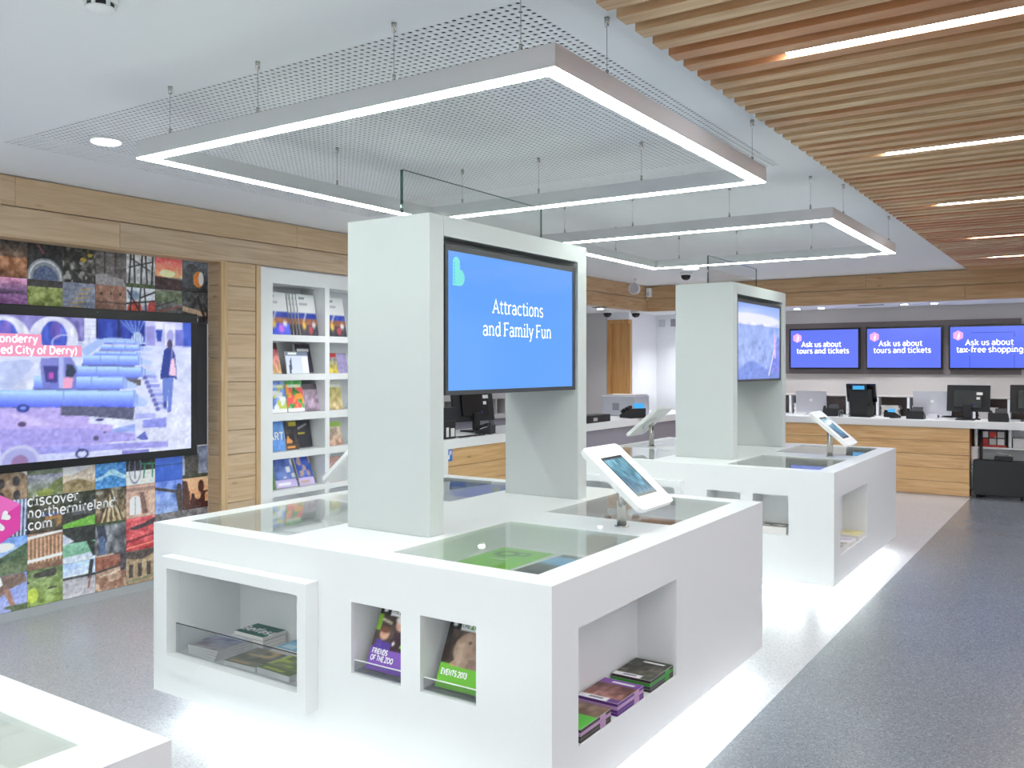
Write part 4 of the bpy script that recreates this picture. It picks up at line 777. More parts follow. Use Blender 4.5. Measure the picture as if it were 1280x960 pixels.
# contents of the niches and wells
NG = 'magazines in the framed niche'
def flatbook(label, x, yy, z, w, h, t, im, spin=0.0, grp=None, name='magazine', cat='magazine'):
    return leaflet(name, label, cat, (x, yy, z), (w, h), t, im, flat=True, spin=spin, group=grp)
for q in range(4): flatbook('pale magazine in the left stack of the framed niche, cover with people' if q == 3 else 'pale magazine under the top one in the left stack of the framed niche', -3.40, 2.66, .3215 + .012 * q, .2, .2, .011, cover('photo', (200, 204, 214), (180, 170, 170), (110, 120, 160), 30), math.radians(-3 + 2 * q), 'left magazine stack in the framed niche' if q < 3 else None)
g = flatbook('dark green guide with white script lying at the back of the framed niche', -3.33, 2.835, .372, .2, .14, .018, cover('plain', (28, 92, 80), 0, seed=31), 0)
lettering('lettering', 'Belfast', 'white_print', g, (0, -.03, .0186), (1, 0, 0), (0, 1, 0), .07, .16, 'c', serif=False, world=False)
for q in range(3): flatbook('thin magazine under the dark green guide in the framed niche', -3.33, 2.835, .3215 + .0165 * q, .2, .14, .0155, cover('plain', (110, 110, 110), 0, seed=32), 0, 'magazines under the dark green guide')
flatbook('grey photo leaflet in the middle front of the framed niche', -3.15, 2.66, .3215, .2, .2, .02, cover('stripe', (120, 116, 104), (140, 140, 120), (200, 170, 130), 33), .05)
flatbook('light blue brochure at the back right of the framed niche', -3.04, 2.83, .3215, .19, .15, .045, cover('text', (130, 180, 210), (90, 150, 190), (200, 220, 230), 34), 0)
flatbook('olive green map leaflet at the right front of the framed niche', -2.93, 2.665, .3215, .21, .2, .025, cover('stripe', (140, 150, 100), (116, 130, 80), (190, 200, 90), 35), -.04)
flatbook('white and grey leaflet at the right end of the framed niche', -2.785, 2.69, .3215, .125, .2, .02, cover('text', (196, 192, 190), (140, 120, 120), (110, 100, 100), 36), 0)
def zoo(label, xc, colr, words, elephant):
    I = cover('zoo', colr, 1 if elephant else 0, seed=40 + elephant, h=46, w=32)
    if elephant:
        I.ell(.62, .56, .4, .27, (150, 124, 106)); I.poly([(.3, .62), (.55, .7), (.5, .45), (.34, .27), (.12, .27), (.3, .42)], (164, 138, 118)); I.ell(.78, .6, .18, .16, (140, 112, 98)); I.ell(.55, .68, .03, .02, (50, 40, 36)); I.ell(.27, .3, .05, .04, (226, 160, 110)); I.poly([(.55, .27), (.8, .27), (.85, .45), (.6, .45)], (130, 104, 92)); I.noise(26, 14, 10, .27, .84); I.rect(0, 1, 0, .33, colr)
    else:
        I.poly([(.35, .26), (1, .26), (1, .55), (.75, .66), (.5, .62)], (56, 34, 44)); I.ell(.6, .72, .13, .1, (206, 160, 140)); I.ell(.6, .79, .15, .06, (216, 210, 206)); I.ell(.25, .55, .12, .09, (210, 160, 136)); I.ell(.25, .61, .13, .05, (110, 70, 50)); I.poly([(.02, .26), (.5, .26), (.45, .42), (.1, .46)], (84, 60, 150)); I.ell(.95, .4, .12, .13, (206, 150, 130)); I.rect(.7, .84, .4, .44, (120, 200, 60)); I.ell(.52, .43, .03, .03, (240, 240, 240)); I.line((.12, .76), (.35, .72), .03, (230, 220, 190)); I.noise(16, 12, 10, .26, .84); I.rect(0, 1, 0, .33, colr)
    I.ell(.13, .9, .05, .03, (240, 240, 240)); I.ell(.13, .94, .03, .02, (240, 240, 240))
    o = leaflet('zoo_leaflet', label, 'leaflet', (xc, 2.612, .441), (.205, .262), .008, I, 25, -PI / 2, 'zoo leaflets in the small niches')
    yy = .064
    for wline in words: lettering('lettering', wline, 'white_print', o, (.0012, -.09, yy if len(words) == 2 else .05), (0, 1, 0), (0, 0, 1), .026, .2, 'l', serif=False, world=False, squeeze=.8); yy -= .026
    lettering('lettering', 'THE', 'dark_grey', o, (.0012, -.045, .229), (0, 1, 0), (0, 0, 1), .022, .1, 'l', serif=False, world=False); lettering('lettering', 'ZOO', 'green_print', o, (.0012, .0, .229), (0, 1, 0), (0, 0, 1), .026, .2, 'l', serif=False, world=False)
mat('green_print', hx(70, 150, 40), 0.4)
zoo('leaflet with purple foot reading Friends of the Zoo in the left small niche', -2.345, (126, 84, 178), ('FRIENDS', 'OF THE ZOO'), 0)
zoo('elephant leaflet with green foot reading Events 2013 in the right small niche', -1.99, (104, 178, 48), ('EVENTS 2013',), 1)
def pile(label, yc, z0, w, h, n, t, im, x=-1.645, grp=None, dy=0, top=None, edge='paper'):
    for q in range(n):
        o = flatbook(label if q == n - 1 else label.replace('top ', 'lower '), x, yc + dy, z0 + .0015 + (t + .0006) * q, w, h, t, im if q == n - 1 else cover('plain', (70, 60, 70), 0, seed=2, h=6, w=6), 0, (grp if q < n - 1 else None), name='booklet', cat='booklet')
def ficheb(band, foot, photo1, photo2, seed):
    I = Img(30, 24, photo1, seed); I.grad(photo1, photo2); I.noise(90, 6, 7); I.rect(0, 1, .78, 1, band); I.rect(.3, .85, .86, .92, (236, 230, 240)); I.rect(0, .72, 0, .17, (226, 228, 238)); I.rect(.25, .6, .05, .11, (120, 116, 130)); I.rect(.72, 1, 0, .17, foot); return I
def spined(label, yc, im, sp):
    ob = leaflet('booklet_stack', label, 'booklets', (-1.643, yc, .2915), (.176, .235), .05, im, flat=True)
    ob.rotation_euler = (0, 0, 0)
    for q in range(4): box('booklet', sp[q % len(sp)], (-.088, .0885, -.1178, .118, .0005 + .0122 * q, .012 + .0122 * q), ob, world=False)
    for q in range(4): box('spine_patch', sp[-1], (.0886, .0892, .03, .075, .0008 + .0122 * q, .0118 + .0122 * q), ob, world=False)
mat('violet_paper', hx(96, 50, 130), .45); mat('green_paper', hx(60, 150, 50), .45); mat('brown_paper', hx(60, 50, 46), .45); mat('pink_paper', hx(190, 150, 190), .45)
spined('stack of dark booklets with a black pond photo, furthest in the right side niche', 3.485, ficheb((40, 50, 30), (60, 70, 50), (70, 70, 50), (50, 46, 40), 50), ['brown_paper', 'dark_grey', 'green_paper'])
spined('stack of purple booklets in the middle of the right side niche', 3.185, ficheb((110, 56, 150), (90, 40, 120), (150, 96, 80), (90, 50, 50), 51), ['violet_paper', 'violet_paper', 'pink_paper'])
spined('stack of green and brown booklets, nearest in the right side niche', 2.895, (lambda I: I.noise(60, 6, 6).rect(0, 1, 0, .55, (70, 170, 40)).rect(.2, .7, .2, .24, (220, 240, 210)).rect(.2, .6, .32, .36, (220, 240, 210)))(Img(26, 20, (110, 84, 66), 52)), ['brown_paper', 'brown_paper', 'pink_paper'])
# wells of the centre island
WZ = .7855
flatbook('bright green brochure under the glass at the front right of the centre island', -2.215, 3.235, WZ, .28, .46, .004, (lambda I: I.ring(.35, .75, .16, .1, .5, (60, 70, 80)).ring(.6, .8, .1, .07, .5, (60, 80, 90)).rect(.3, .6, .5, .54, (236, 240, 230)))(Img(30, 24, (120, 196, 44), 60)), 0, name='brochure', cat='brochure')
flatbook('dark photo poster with blue sky under the glass at the front right', -1.88, 3.16, WZ, .34, .62, .004, (lambda I: I.grad((50, 54, 52), (80, 84, 80)).noise(60, 8, 7).grad((90, 160, 210), (110, 180, 226), .66, .92).noise(30, 9, 9).rect(.1, .8, .12, .2, (220, 222, 220), .6))(Img(30, 20, (70, 70, 70), 61)), -.05, name='brochure', cat='brochure')
flatbook('brown and white map under the glass at the back right of the centre island', -2.03, 4.36, WZ, .6, .5, .004, (lambda I: I.noise(60, 7, 7).blobs((120, 80, 64), .5, 4, 5).line((.1, .4), (.9, .55), .03, (240, 232, 226)).line((.2, .2), (.8, .8), .02, (236, 226, 220)))(Img(30, 30, (176, 140, 124), 62)), .05, name='map', cat='map')
flatbook('pale exhibit card with dark lettering under the glass at the front left', -3.42, 3.2, WZ, .4, .3, .006, (lambda I: I.rect(.1, .6, .25, .45, (120, 124, 130)))(Img(20, 26, (206, 210, 214), 63)), .15, name='card', cat='card')
leaflet('sheet', 'lilac and blue strip standing inside the back left glass well', 'sheet', (-3.32, 4.672, WZ + .001), (.6, .095), .006, (lambda I: I.noise(60, 6, 12).rect(.6, .66, 0, 1, (190, 200, 90)).blobs((110, 140, 230), .55, 4, 8))(Img(16, 60, (176, 186, 240), 64)), 8, -PI / 2)  # upright strip coloured lilac and blue, with one yellow-green bar
# further island: booklets
flatbook('grey booklet stack in the right small niche of the further island', -2.0, 6.49, .4265, .2, .17, .05, cover('stripe', (96, 92, 88), (150, 136, 120), (200, 200, 196), 70), .1, name='booklet_stack', cat='booklets')
flatbook('grey booklet stack in the left small niche of the further island', -2.35, 6.49, .4265, .2, .17, .05, cover('stripe', (96, 92, 88), (150, 136, 120), (200, 200, 196), 71), 0, name='booklet_stack', cat='booklets')
flatbook('cream and yellow booklet stack, furthest in the side niche of the further island', -1.64, 3.47 + DY2, .2915, .16, .24, .04, cover('text', (206, 200, 150), (190, 180, 60), (220, 220, 210), 72), 0, name='booklet_stack', cat='booklets')
flatbook('white leaflets with blue lines in the middle of the further side niche', -1.64, 3.18 + DY2, .2915, .16, .22, .03, cover('text', (226, 224, 230), (120, 110, 160), (150, 150, 190), 73), 0, name='leaflet_stack', cat='leaflets')
flatbook('brown booklet stack, nearest in the side niche of the further island', -1.64, 2.90 + DY2, .2915, .16, .22, .045, cover('stripe', (150, 140, 130), (120, 100, 90), (190, 186, 180), 74), 0, name='booklet_stack', cat='booklets')

# ================================================================== suspended light frames
def light_frame(label, y0, y1, cab):
    X0, X1, w, z0, z1 = -3.53, -1.385, .062, 2.56, 2.637
    t = thing('pendant_light_frame', label, 'light', ((X0 + X1) / 2, (y0 + y1) / 2, z0), group='square pendant light frames')
    for nm, b in (('a', (X0, X1, y0, y0 + w)), ('b', (X0, X1, y1 - w, y1)), ('c', (X0, X0 + w, y0 + w, y1 - w)), ('d', (X1 - w, X1, y0 + w, y1 - w))):
        MB().box(*b, z0 + .004, z1).build('bar', 'frame_metal', t)
        e = .002; MB().box(b[0] + e, b[1] - e, b[2] + e, b[3] - e, z0, z0 + .0035).build('led_diffuser', 'led', t)
    for (x, yy) in cab:
        MB().tube((x, yy, z1 + .03), (x, yy, CZ - .028), .0011, n=6).build('cable', 'cable_grey', t)
        MB().tube((x, yy, z1), (x, yy, z1 + .032), .006, n=10).build('cable_grip', 'steel', t); MB().tube((x, yy, CZ - .03), (x, yy, CZ), .008, .010, n=10).build('ceiling_cup', 'steel', t)
    return t
def cables(y0, y1):
    a, b, c, d = -3.499, -1.416, y0 + .031, y1 - .031
    return [(-3.33, c), (-2.77, c), (-2.06, c), (-1.53, c), (-3.25, d), (-2.70, d), (-2.05, d), (b, y0 + .4), (b, y1 - .12), (a, y0 + 1.2)]
light_frame('square pendant light frame hanging over the centre island', 2.315, 4.36, cables(2.315, 4.36))
light_frame('square pendant light frame hanging over the further island', 5.675, 7.70, cables(5.675, 7.70))
light_frame('square pendant light frame above the bottom left island, out of view', -1.35, .62, cables(-1.35, .62))

# ceiling fixtures
def downlight(label, x, yy, z, r, grp=None, power=1.0):
    t = thing('downlight', label, 'light', (x, yy, z), group=grp)
    MB().lathe((x, yy, z), [(r * .86, -.012), (r, -.012), (r, -.001)], 28).build('trim_ring', 'white_solid', t)
    MB().lathe((x, yy, z), [(r * .8, -.016), (r * .85, -.013), (r * .85, -.0125)], 28).build('lamp', 'spot_glow', t)
    li = bpy.data.lights.new('lamp_light', 'SPOT'); li.energy = W_SPOT * power * (1.0 if r > .07 else .35); li.spot_size = math.radians(125); li.spot_blend = .9; li.shadow_soft_size = r * .7; li.color = (.97, .98, 1.0)
    lo_ = bpy.data.objects.new('lamp_light', li); COL.objects.link(lo_); lo_.parent = t; lo_.location = (0, 0, -.03)
downlight('round downlight in the perforated panel at the far left', -4.40, 2.71, CZ, .085, None, .6)
downlight('round downlight beyond the further light frame, near the slats', -2.19, 10.05, CZ, .11)
downlight('round downlight beyond the further light frame, above the further tower', -4.17, 10.2, CZ, .11)
for i, (x, yy) in enumerate(((-4.9, 5.6), (-4.4, 1.2), (-4.4, -.4), (-4.4, -2))): downlight('round ceiling downlight out of view over the shop floor', x, yy, CZ, .085, 'downlights out of view', .75 if yy > 2 else .12)
for i, (x, yy, lb) in enumerate(((-5.95, 11.2, 'small spot in the soffit above the door, right one'), (-6.25, 11.2, 'small spot in the soffit above the door, left one'), (-3.62, 12.8, 'small soffit spot above the left counter screen, left of the pair'), (-3.27, 12.75, 'small soffit spot above the left counter screen, right of the pair'), (-2.16, 12.6, 'small soffit spot above the middle counter screen, left of the pair'), (-1.80, 12.6, 'small soffit spot above the middle counter screen, right of the pair'))): downlight(lb, x, yy, HZ, .05)
for x in (-.6, .8, 2.2): downlight('small soffit spot out of view at the right', x, 12.6, HZ, .05, 'soffit spots out of view')
downlight('soffit spot behind the further tower, lighting the white corner wall', -5.2, 12.85, HZ, .075)
for yy in (7.3, 9.2): downlight('small soffit spot behind the side counter, hidden from view', -6.6, yy, HZ, .05, 'soffit spots out of view')
for i, (x0, x1, yy, lb) in enumerate(((-5.95, -5.75, 11.0, 'dark slot vent in the soffit above the door'), (-2.75, -2.42, 12.62, 'dark slot vent in the soffit above the counter screens'))):
    tag(box('slot_vent', 'dark_grey', (x0, x1, yy - .04, yy + .04, HZ - .006, HZ - .0005)), lb, 'vent')
sd = thing('smoke_detector', 'round white smoke detector at the top left of the ceiling', 'detector', (-2.71, 1.65, CZ))
MB().lathe((-2.71, 1.65, CZ), [(.055, -.0005), (.055, -.018), (.05, -.02), (.05, -.021)], 28).build('base', 'white_solid', sd)
MB().lathe((-2.71, 1.65, CZ), [(.042, -.0215), (.042, -.036)], 28).build('vents', 'black_matte', sd)
MB().lathe((-2.71, 1.65, CZ), [(.046, -.0365), (.044, -.042), (.03, -.05), (.008, -.052)], 28).build('cap', 'white_solid', sd)
for a in range(6): MB().box(-2.71 + .04 * math.cos(a * PI / 3) - .006, -2.71 + .04 * math.cos(a * PI / 3) + .006, 1.65 + .04 * math.sin(a * PI / 3) - .006, 1.65 + .04 * math.sin(a * PI / 3) + .006, CZ - .0363, CZ - .0212).build('rib', 'white_solid', sd)
def dome(label, x, yy, z):
    t = thing('dome_camera', label, 'camera', (x, yy, z)); MB().lathe((x, yy, z), [(.075, -.0005), (.075, -.03), (.068, -.035)], 24).build('housing', 'white_solid', t)
    MB().lathe((x, yy, z), [(.062, -.0355), (.06, -.06), (.045, -.085), (.02, -.098), (.004, -.1)], 24).build('dome', 'black_gloss', t)
dome('dome camera on the ceiling above the further tower', -4.45, 10.72, CZ); dome('dome camera under the soffit nearest the door', -6.12, 11.75, HZ); dome('dome camera under the soffit right of the two wall plates', -5.80, 12.05, HZ)
sp = thing('ceiling_speaker', 'round white speaker on a bracket by the left timber header', 'speaker', (-5.35, 11.1, CZ))
MB().tube((-5.35, 11.1, CZ - .0005), (-5.35, 11.1, CZ - .06), .012).build('bracket', 'white_solid', sp); MB().lathe((-5.35, 11.06, CZ - .14), [(.03, .09), (.075, .05), (.085, 0), (.08, -.008)], 24, ax=1).build('body', 'white_solid', sp)
MB().lathe((-5.35, 11.06, CZ - .14), [(.07, -.0085), (.066, -.011)], 24, ax=1).build('grille', 'silver', sp)
al = thing('motion_sensor', 'small white motion sensor in the corner of the timber headers', 'sensor', (XF + .03, YH - .03, 2.68)); MB().box(XF + .005, XF + .085, YH - .085, YH - .005, 2.68, 2.82).build('body', 'white_solid', al, bevel=.015); MB().box(XF + .02, XF + .07, YH - .088, YH - .0855, 2.70, 2.75).build('lens', 'silver', al)
for i, x in enumerate((-5.93, -5.72)): w_ = tag(box('wall_plate', 'grey_panel' if i else 'silver', (x - .055, x + .055, YB - .02, YB - .0005, 2.28, 2.40), bevel=.004), ('square grey wall plate right of the wooden door' if i == 0 else 'darker wall plate between the two soffit cameras'), 'wall plate')

# ================================================================== counters
sc1 = thing('service_counter', 'side service counter with honey oak boards and white top behind the centre tower', 'counter', (-5.4, 9.4, 0))
MB().box(-5.85, -5.12, 6.45, 12.395, .86, .95).build('worktop', 'white_solid', sc1, bevel=.003)
MB().box(-5.8, -5.122, 6.452, 6.60, 0, .8595).build('end_panel', 'white_solid', sc1)
MB().box(-5.8, -5.18, 6.601, 12.3, 0, .8595).build('carcass', 'grey_panel', sc1)
for i in range(5): plank(MB().box(-5.179, -5.15, 6.602, 9.1, .002 + .1715 * i, .1715 * (i + 1) - .002), 'board', 'honey_y', sc1)
MB().box(-5.179, -5.15, 9.102, 12.2, 0, .8595).build('grey_front', 'grey_panel', sc1)
MB().box(-5.179, -5.122, 12.201, 12.33, 0, .8595).build('post', 'white_solid', sc1)
st = MB().box(-5.1495, -5.1485, 6.612, 6.70, .74, .852).build('sticker', 'blue_sticker', sc1); MB().box(-5.1484, -5.1482, 6.635, 6.66, .76, .80).build('sticker_mark', 'white_print', st); MB().box(-5.1484, -5.1482, 6.65, 6.685, .80, .84).build('sticker_mark', 'white_print', st)
sc2 = thing('service_counter', 'long back service counter with honey oak boards below the blue screens', 'counter', (-2, 12.7, 0))
MB().box(-5.85, 4.4, 12.396, 13.02, .86, .95).build('worktop', 'white_solid', sc2, bevel=.003)
MB().box(-5.1, -1.41, 12.46, 13.0, 0, .8595).build('carcass', 'white_solid', sc2)
for i in range(5): plank(MB().box(-5.1, -1.372, 12.43, 12.459, .002 + .1715 * i, .1715 * (i + 1) - .002), 'board', 'honey_x', sc2)
for i in range(5): plank(MB().box(-1.409, -1.372, 12.4595, 12.8, .002 + .1715 * i, .1715 * (i + 1) - .002), 'end_board', 'rust_wood', sc2)
MB().box(-1.371, 4.4, 12.9, 13.0, 0, .8595).build('back_panel', 'white_solid', sc2)
MB().box(-1.371, 4.4, 12.62, 12.899, .60, .62).build('shelf', 'white_solid', sc2)
for x in (-1.33, -.955, -.5, 0, .5): MB().box(x, x + .03, 12.62, 12.899, .621, .8595).build('divider', 'white_solid', sc2)
MB().box(-1.371, -1.30, 12.62, 12.899, 0, .599).build('shelf_end', 'white_solid', sc2)
# pigeonholes against the back wall
pg = thing('pigeonhole_rack', 'row of white pigeonholes along the back wall behind the counter', 'shelving', (-2, 13.16, .95))
xs = [-5.0 + .40 * q for q in range(17)]
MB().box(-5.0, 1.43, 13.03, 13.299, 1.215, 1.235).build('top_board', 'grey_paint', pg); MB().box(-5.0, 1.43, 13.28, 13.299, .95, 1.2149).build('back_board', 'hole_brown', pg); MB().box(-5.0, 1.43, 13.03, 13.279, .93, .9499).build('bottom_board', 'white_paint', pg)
for x in xs: MB().box(x, x + .03, 13.03, 13.279, .9505, 1.2145).build('divider', 'white_paint', pg)
for i, (k, lb) in enumerate(((5, 'pile of papers in the pigeonhole left of the till terminal'), (6, 'pile of papers in the pigeonhole right of the till terminal'), (7, 'pile of papers in the pigeonhole left of the right silver computer'), (9, 'pile of papers in the pigeonhole right of the stickered monitor'), (3, 'pile of papers in the pigeonhole behind the left silver computer'))):
    m_ = MB()
    for q in range(5): m_.box(xs[k] + .06 + .01 * (q % 2), xs[k] + .30 - .015 * (q % 3), 13.06, 13.27, .951 + .03 * q, .979 + .03 * q + .002)
    tag(m_.build('paper_pile', ['paper', 'grey_paint'][i % 2]), lb, 'papers')
# blue counter screens
def cscreen(label, x0, x1, l1, l2, m, frame=False):
    t = thing('counter_display', label, 'screen', ((x0 + x1) / 2, YB - .05, 1.6), group='blue screens on the back wall')
    MB().box(x0, x1, YB - .085, YB - .031, 1.60, 2.192).build('housing', 'black_gloss', t, bevel=.004); yv = YB - .0862
    s_ = MB().face([(x0 + .018, yv, 1.622), (x1 - .024, yv, 1.622), (x1 - .024, yv, 2.17), (x0 + .018, yv, 2.17)]).build('screen', m, t)
    cx = (x0 + x1) / 2 - .01; yv -= .0008
    if l1: lettering('lettering', l1, 'text_glow', s_, (cx - (.03 if not frame else .0), yv, 1.925), (1, 0, 0), (0, 0, 1), .1, .13, 'c', squeeze=.98); lettering('lettering', l2, 'text_glow', s_, (cx - (.01 if not frame else .0), yv, 1.83), (1, 0, 0), (0, 0, 1), .1, .13, 'c', squeeze=.98)
    hxp = [(.07 * math.cos(math.radians(90 + 60 * q)), .07 * math.sin(math.radians(90 + 60 * q))) for q in range(6)]
    e = flat_poly('emblem', hxp, 'pink_glow', s_, (x0 + .115, yv, 2.055), (1, 0, 0), (0, 0, 1)); lettering('emblem_letter', 'i', 'text_glow', e, (x0 + .115, yv - .0008, 2.015), (1, 0, .2), (.2, 0, 1), .1, .2, 'c')
    if frame:
        for b in ((x0 + .25, x0 + .258, 1.625, 1.79), (x0 + .77, x0 + .778, 1.625, 1.79), (x0 + .27, x0 + .76, 2.085, 2.093), (x0 + .77, x0 + .778, 2.03, 2.085)): box('drawn_line', 'line_blue', (b[0], b[1], yv + .0003, yv + .0006, b[2], b[3]), s_)
    return t
cscreen('left blue screen on the back wall reading Ask us about tours and tickets', -3.848, -2.853, 'Ask us about', 'tours and tickets', 'screen_violet')
cscreen('middle blue screen on the back wall reading Ask us about tours and tickets', -2.772, -1.783, 'Ask us about', 'tours and tickets', 'screen_violet')
cscreen('right blue screen on the back wall reading Ask us about tax-free shopping', -1.709, -.72, 'Ask us about', 'tax-free shopping', 'screen_violet_deep', True)
cscreen('blue screen on the back wall almost hidden by the further tower', -4.94, -3.945, '', '', 'screen_violet')

# ---- counter equipment (local: front looks to -y, i.e. the back of a staff screen faces the shop)
CT = .951
def monitor(label, x, yy, w, h, rz, tilt=8, sticker=True):
    t = thing('computer_monitor', label, 'monitor', (x, yy, CT), rz); a = math.radians(tilt)
    def P(u, v, d): return (u, d * math.cos(a) - (v) * -math.sin(a) , .11 + v * math.cos(a) - d * math.sin(a))
    def slab(u0, u1, v0, v1, d0, d1): return MB().prism([P(u0, v0, d0), P(u1, v0, d0), P(u1, v1, d0), P(u0, v1, d0)], np.array(P(0, 0, d1)) - np.array(P(0, 0, d0)))
    slab(-w / 2, w / 2, 0, h, 0, .03).build('housing', 'black_matte', t, world=False, bevel=.004); slab(-w * .32, w * .32, h * .15, h * .8, -.025, -.0005).build('back_bulge', 'black_gloss', t, world=False, bevel=.01)
    slab(-w / 2 + .015, w / 2 - .015, .02, h - .015, .0305, .032).build('screen', 'dark_grey', t, world=False)
    MB().box(-.045, .045, -.03, .0, .02, .2).build('stand', 'black_matte', t, world=False, bevel=.004); MB().box(-.13, .13, -.1, .1, .0, .018).build('base', 'black_matte', t, world=False, bevel=.005)
    if sticker:
        slab(w * .2, w * .34, h * .62, h * .72, -.0266, -.0255).build('sticker', 'paper', t, world=False); slab(w * .2, w * .28, h * .45, h * .54, -.0266, -.0255).build('sticker', 'paper', t, world=False); slab(w * .12, w * .17, h * .2, h * .28, -.0266, -.0255).build('sticker', 'navy_plastic', t, world=False)
    return t
def allinone(label, x, yy, w, h, rz):
    t = thing('all_in_one_computer', label, 'computer', (x, yy, CT), rz)
    MB().prism([(-w / 2, 0, .04), (w / 2, 0, .04), (w / 2, -.03, h), (-w / 2, -.03, h)], (0, .02, 0)).build('display_back', 'silver', t, world=False, bevel=.004)
    MB().prism([(-.06, -.02, .0), (.06, -.02, .0), (.06, -.012, .06), (-.06, -.012, .06)], (0, -.02, 0)).build('stand', 'silver', t, world=False); MB().box(-.09, .09, -.06, .1, 0, .008).build('foot', 'silver', t, world=False)
    MB().lathe((.0, -.022, h * .62), [(.022, 0), (.02, -.003)], 18, ax=1).build('emblem', 'white_print', t, world=False)
def phone(label, x, yy, rz, s=1.0, lit=False):
    t = thing('desk_phone', label, 'phone', (x, yy, CT), rz)
    MB().prism([(-.1 * s, -.09 * s, 0), (-.1 * s, .09 * s, 0), (-.1 * s, .09 * s, .03 * s), (-.1 * s, -.09 * s, .1 * s)], (.2 * s, 0, 0)).build('body', 'black_matte', t, world=False, bevel=.004)
    MB().path([(-.08 * s, -.08 * s, .115 * s), (-.075 * s, -.03 * s, .105 * s), (-.075 * s, .03 * s, .085 * s), (-.08 * s, .08 * s, .06 * s)], .018 * s, 10).build('handset', 'black_gloss', t, world=False)
    MB().prism([(-.03 * s, -.085 * s, .1 * s), (.09 * s, -.085 * s, .1 * s), (.09 * s, -.06 * s, .15 * s), (-.03 * s, -.06 * s, .15 * s)], (0, .012, 0)).build('display', 'cyan_glow' if lit else 'dark_grey', t, world=False)
    for q in range(6): MB().box((-.02 + .035 * (q % 3)) * s, (.0 + .035 * (q % 3)) * s, (.0 + .03 * (q // 3)) * s, (.02 + .03 * (q // 3)) * s, .04 * s, (.066 - .01 * (q // 3)) * s).build('key', 'grey_panel', t, world=False)
def pos(label, x, yy, rz, m='black_matte'):
    t = thing('till_terminal', label, 'till', (x, yy, CT), rz)
    MB().prism([(-.13, -.02, .0), (.13, -.02, .0), (.15, -.06, .38), (-.15, -.06, .38)], (0, .1, 0)).build('column', m, t, world=False, bevel=.008)
    MB().prism([(-.19, .06, .2), (.19, .06, .2), (.19, -.02, .44), (-.19, -.02, .44)], (0, .05, .01)).build('touch_panel', 'black_gloss', t, world=False, bevel=.006)
    c = MB().box(-.1, .1, -.11, -.065, .36, .44).build('customer_display', 'black_gloss', t, world=False); MB().box(-.08, .07, -.1115, -.1105, .375, .425).build('display_text', 'cyan_glow', c, world=False)
    MB().box(-.15, .15, -.05, .14, 0, .012).build('foot', 'black_matte', t, world=False); MB().box(.10, .18, -.1, -.045, 0, .16).build('card_reader', 'black_matte', t, world=False, bevel=.006)
allinone('silver all-in-one computer behind the further tablet stand', -3.42, 12.80, .42, .34, 0)
phone('black desk phone beside the left silver computer', -3.12, 12.68, .3, 1.1)
pos('black till terminal with lit blue customer display on the back counter', -2.73, 12.70, 0)
phone('small phone right of the black till terminal', -2.32, 12.66, -.4, .8, True)
phone('black desk phone in front of the right silver computer', -2.02, 12.62, 0, 1.05)
allinone('silver all-in-one computer partly behind the black monitor', -1.86, 12.85, .46, .36, .1)
monitor('black monitor back with white stickers on the back counter', -1.42, 12.70, .5, .34, -.06)
phone('black desk phone right of the stickered black monitor', -1.06, 12.56, 0, 1.1)
monitor('black monitor at the right edge of the picture', -.70, 12.72, .5, .35, 0, sticker=False)
for i, (x, yy, w, d, rz) in enumerate(((-3.85, 12.6, .3, .2, .1), (-2.45, 12.58, .22, .12, 0), (-1.75, 12.56, .2, .08, .2), (-1.24, 12.5, .16, .08, -.1), (-.8, 12.55, .2, .1, .1))):
    p = tag(MB().box(-w / 2, w / 2, -d / 2, d / 2, 0, .006 + .004 * (i % 2)).build('paper_sheets', 'paper', None, world=False), ['white papers left of the back counter silver computer', 'white papers between till and small phone', 'white papers below the right silver computer', 'white papers in front of the stickered monitor', 'white papers between the two black monitors'][i], 'papers'); p.location = (x, yy, CT); p.rotation_euler = (0, 0, rz)
gt = thing('drinking_glass', 'clear tumbler left of the black till terminal', 'glass', (-2.95, 12.50, CT)); MB().lathe((-2.95, 12.50, CT), [(.03, 0), (.036, .1), (.033, .1), (.028, .006)], 18).build('tumbler', 'acrylic', gt)
# side counter equipment
pcx = thing('desktop_computer', 'black upright desktop computer with white labels on the side counter', 'computer', (-5.36, 6.62, CT))
MB().box(-5.55, -5.17, 6.60, 6.78, CT, 1.25).build('case', 'black_matte', pcx, bevel=.004); MB().box(-5.168, -5.1675, 6.63, 6.67, 0.97, 1.06).build('label_sticker', 'paper', pcx); MB().box(-5.168, -5.1675, 6.70, 6.76, .97, 1.05).build('label_sticker', 'paper', pcx); MB().box(-5.169, -5.168, 6.605, 6.775, 1.12, 1.125).build('seam', 'dark_grey', pcx)
monitor('large black monitor back seen through the gap of the centre tower', -5.52, 7.58, .6, .38, PI / 2 - .15)
phone('black desk phone with blue mark in front of the large black monitor', -5.26, 7.40, PI / 2 + .3, .9)
for i in range(2):
    pts = [(-5.22 + .06 * i, 6.82, CT + .006), (-5.19 + .045 * i, 6.92, CT + .006), (-5.21 + .05 * i, 7.05, CT + .006), (-5.175 + .04 * i, 7.15, CT + .006), (-5.19 + .05 * i, 7.22, CT + .006)]
    tag(MB().path(pts, .005).build('cable', 'black_matte'), ['black cable lying behind another on the side counter', 'black cable lying along the front edge of the side counter'][i], 'cable')
tag(box('paper_sheets', 'paper', (-5.48, -5.28, 6.84, 7.1, CT, CT + .012)), 'white papers between desktop computer and large black monitor', 'papers')
cb = thing('pigeonhole_unit', 'grey pigeonhole unit behind the upright desktop computer', 'shelving', (-6.9, 8.3, .95))
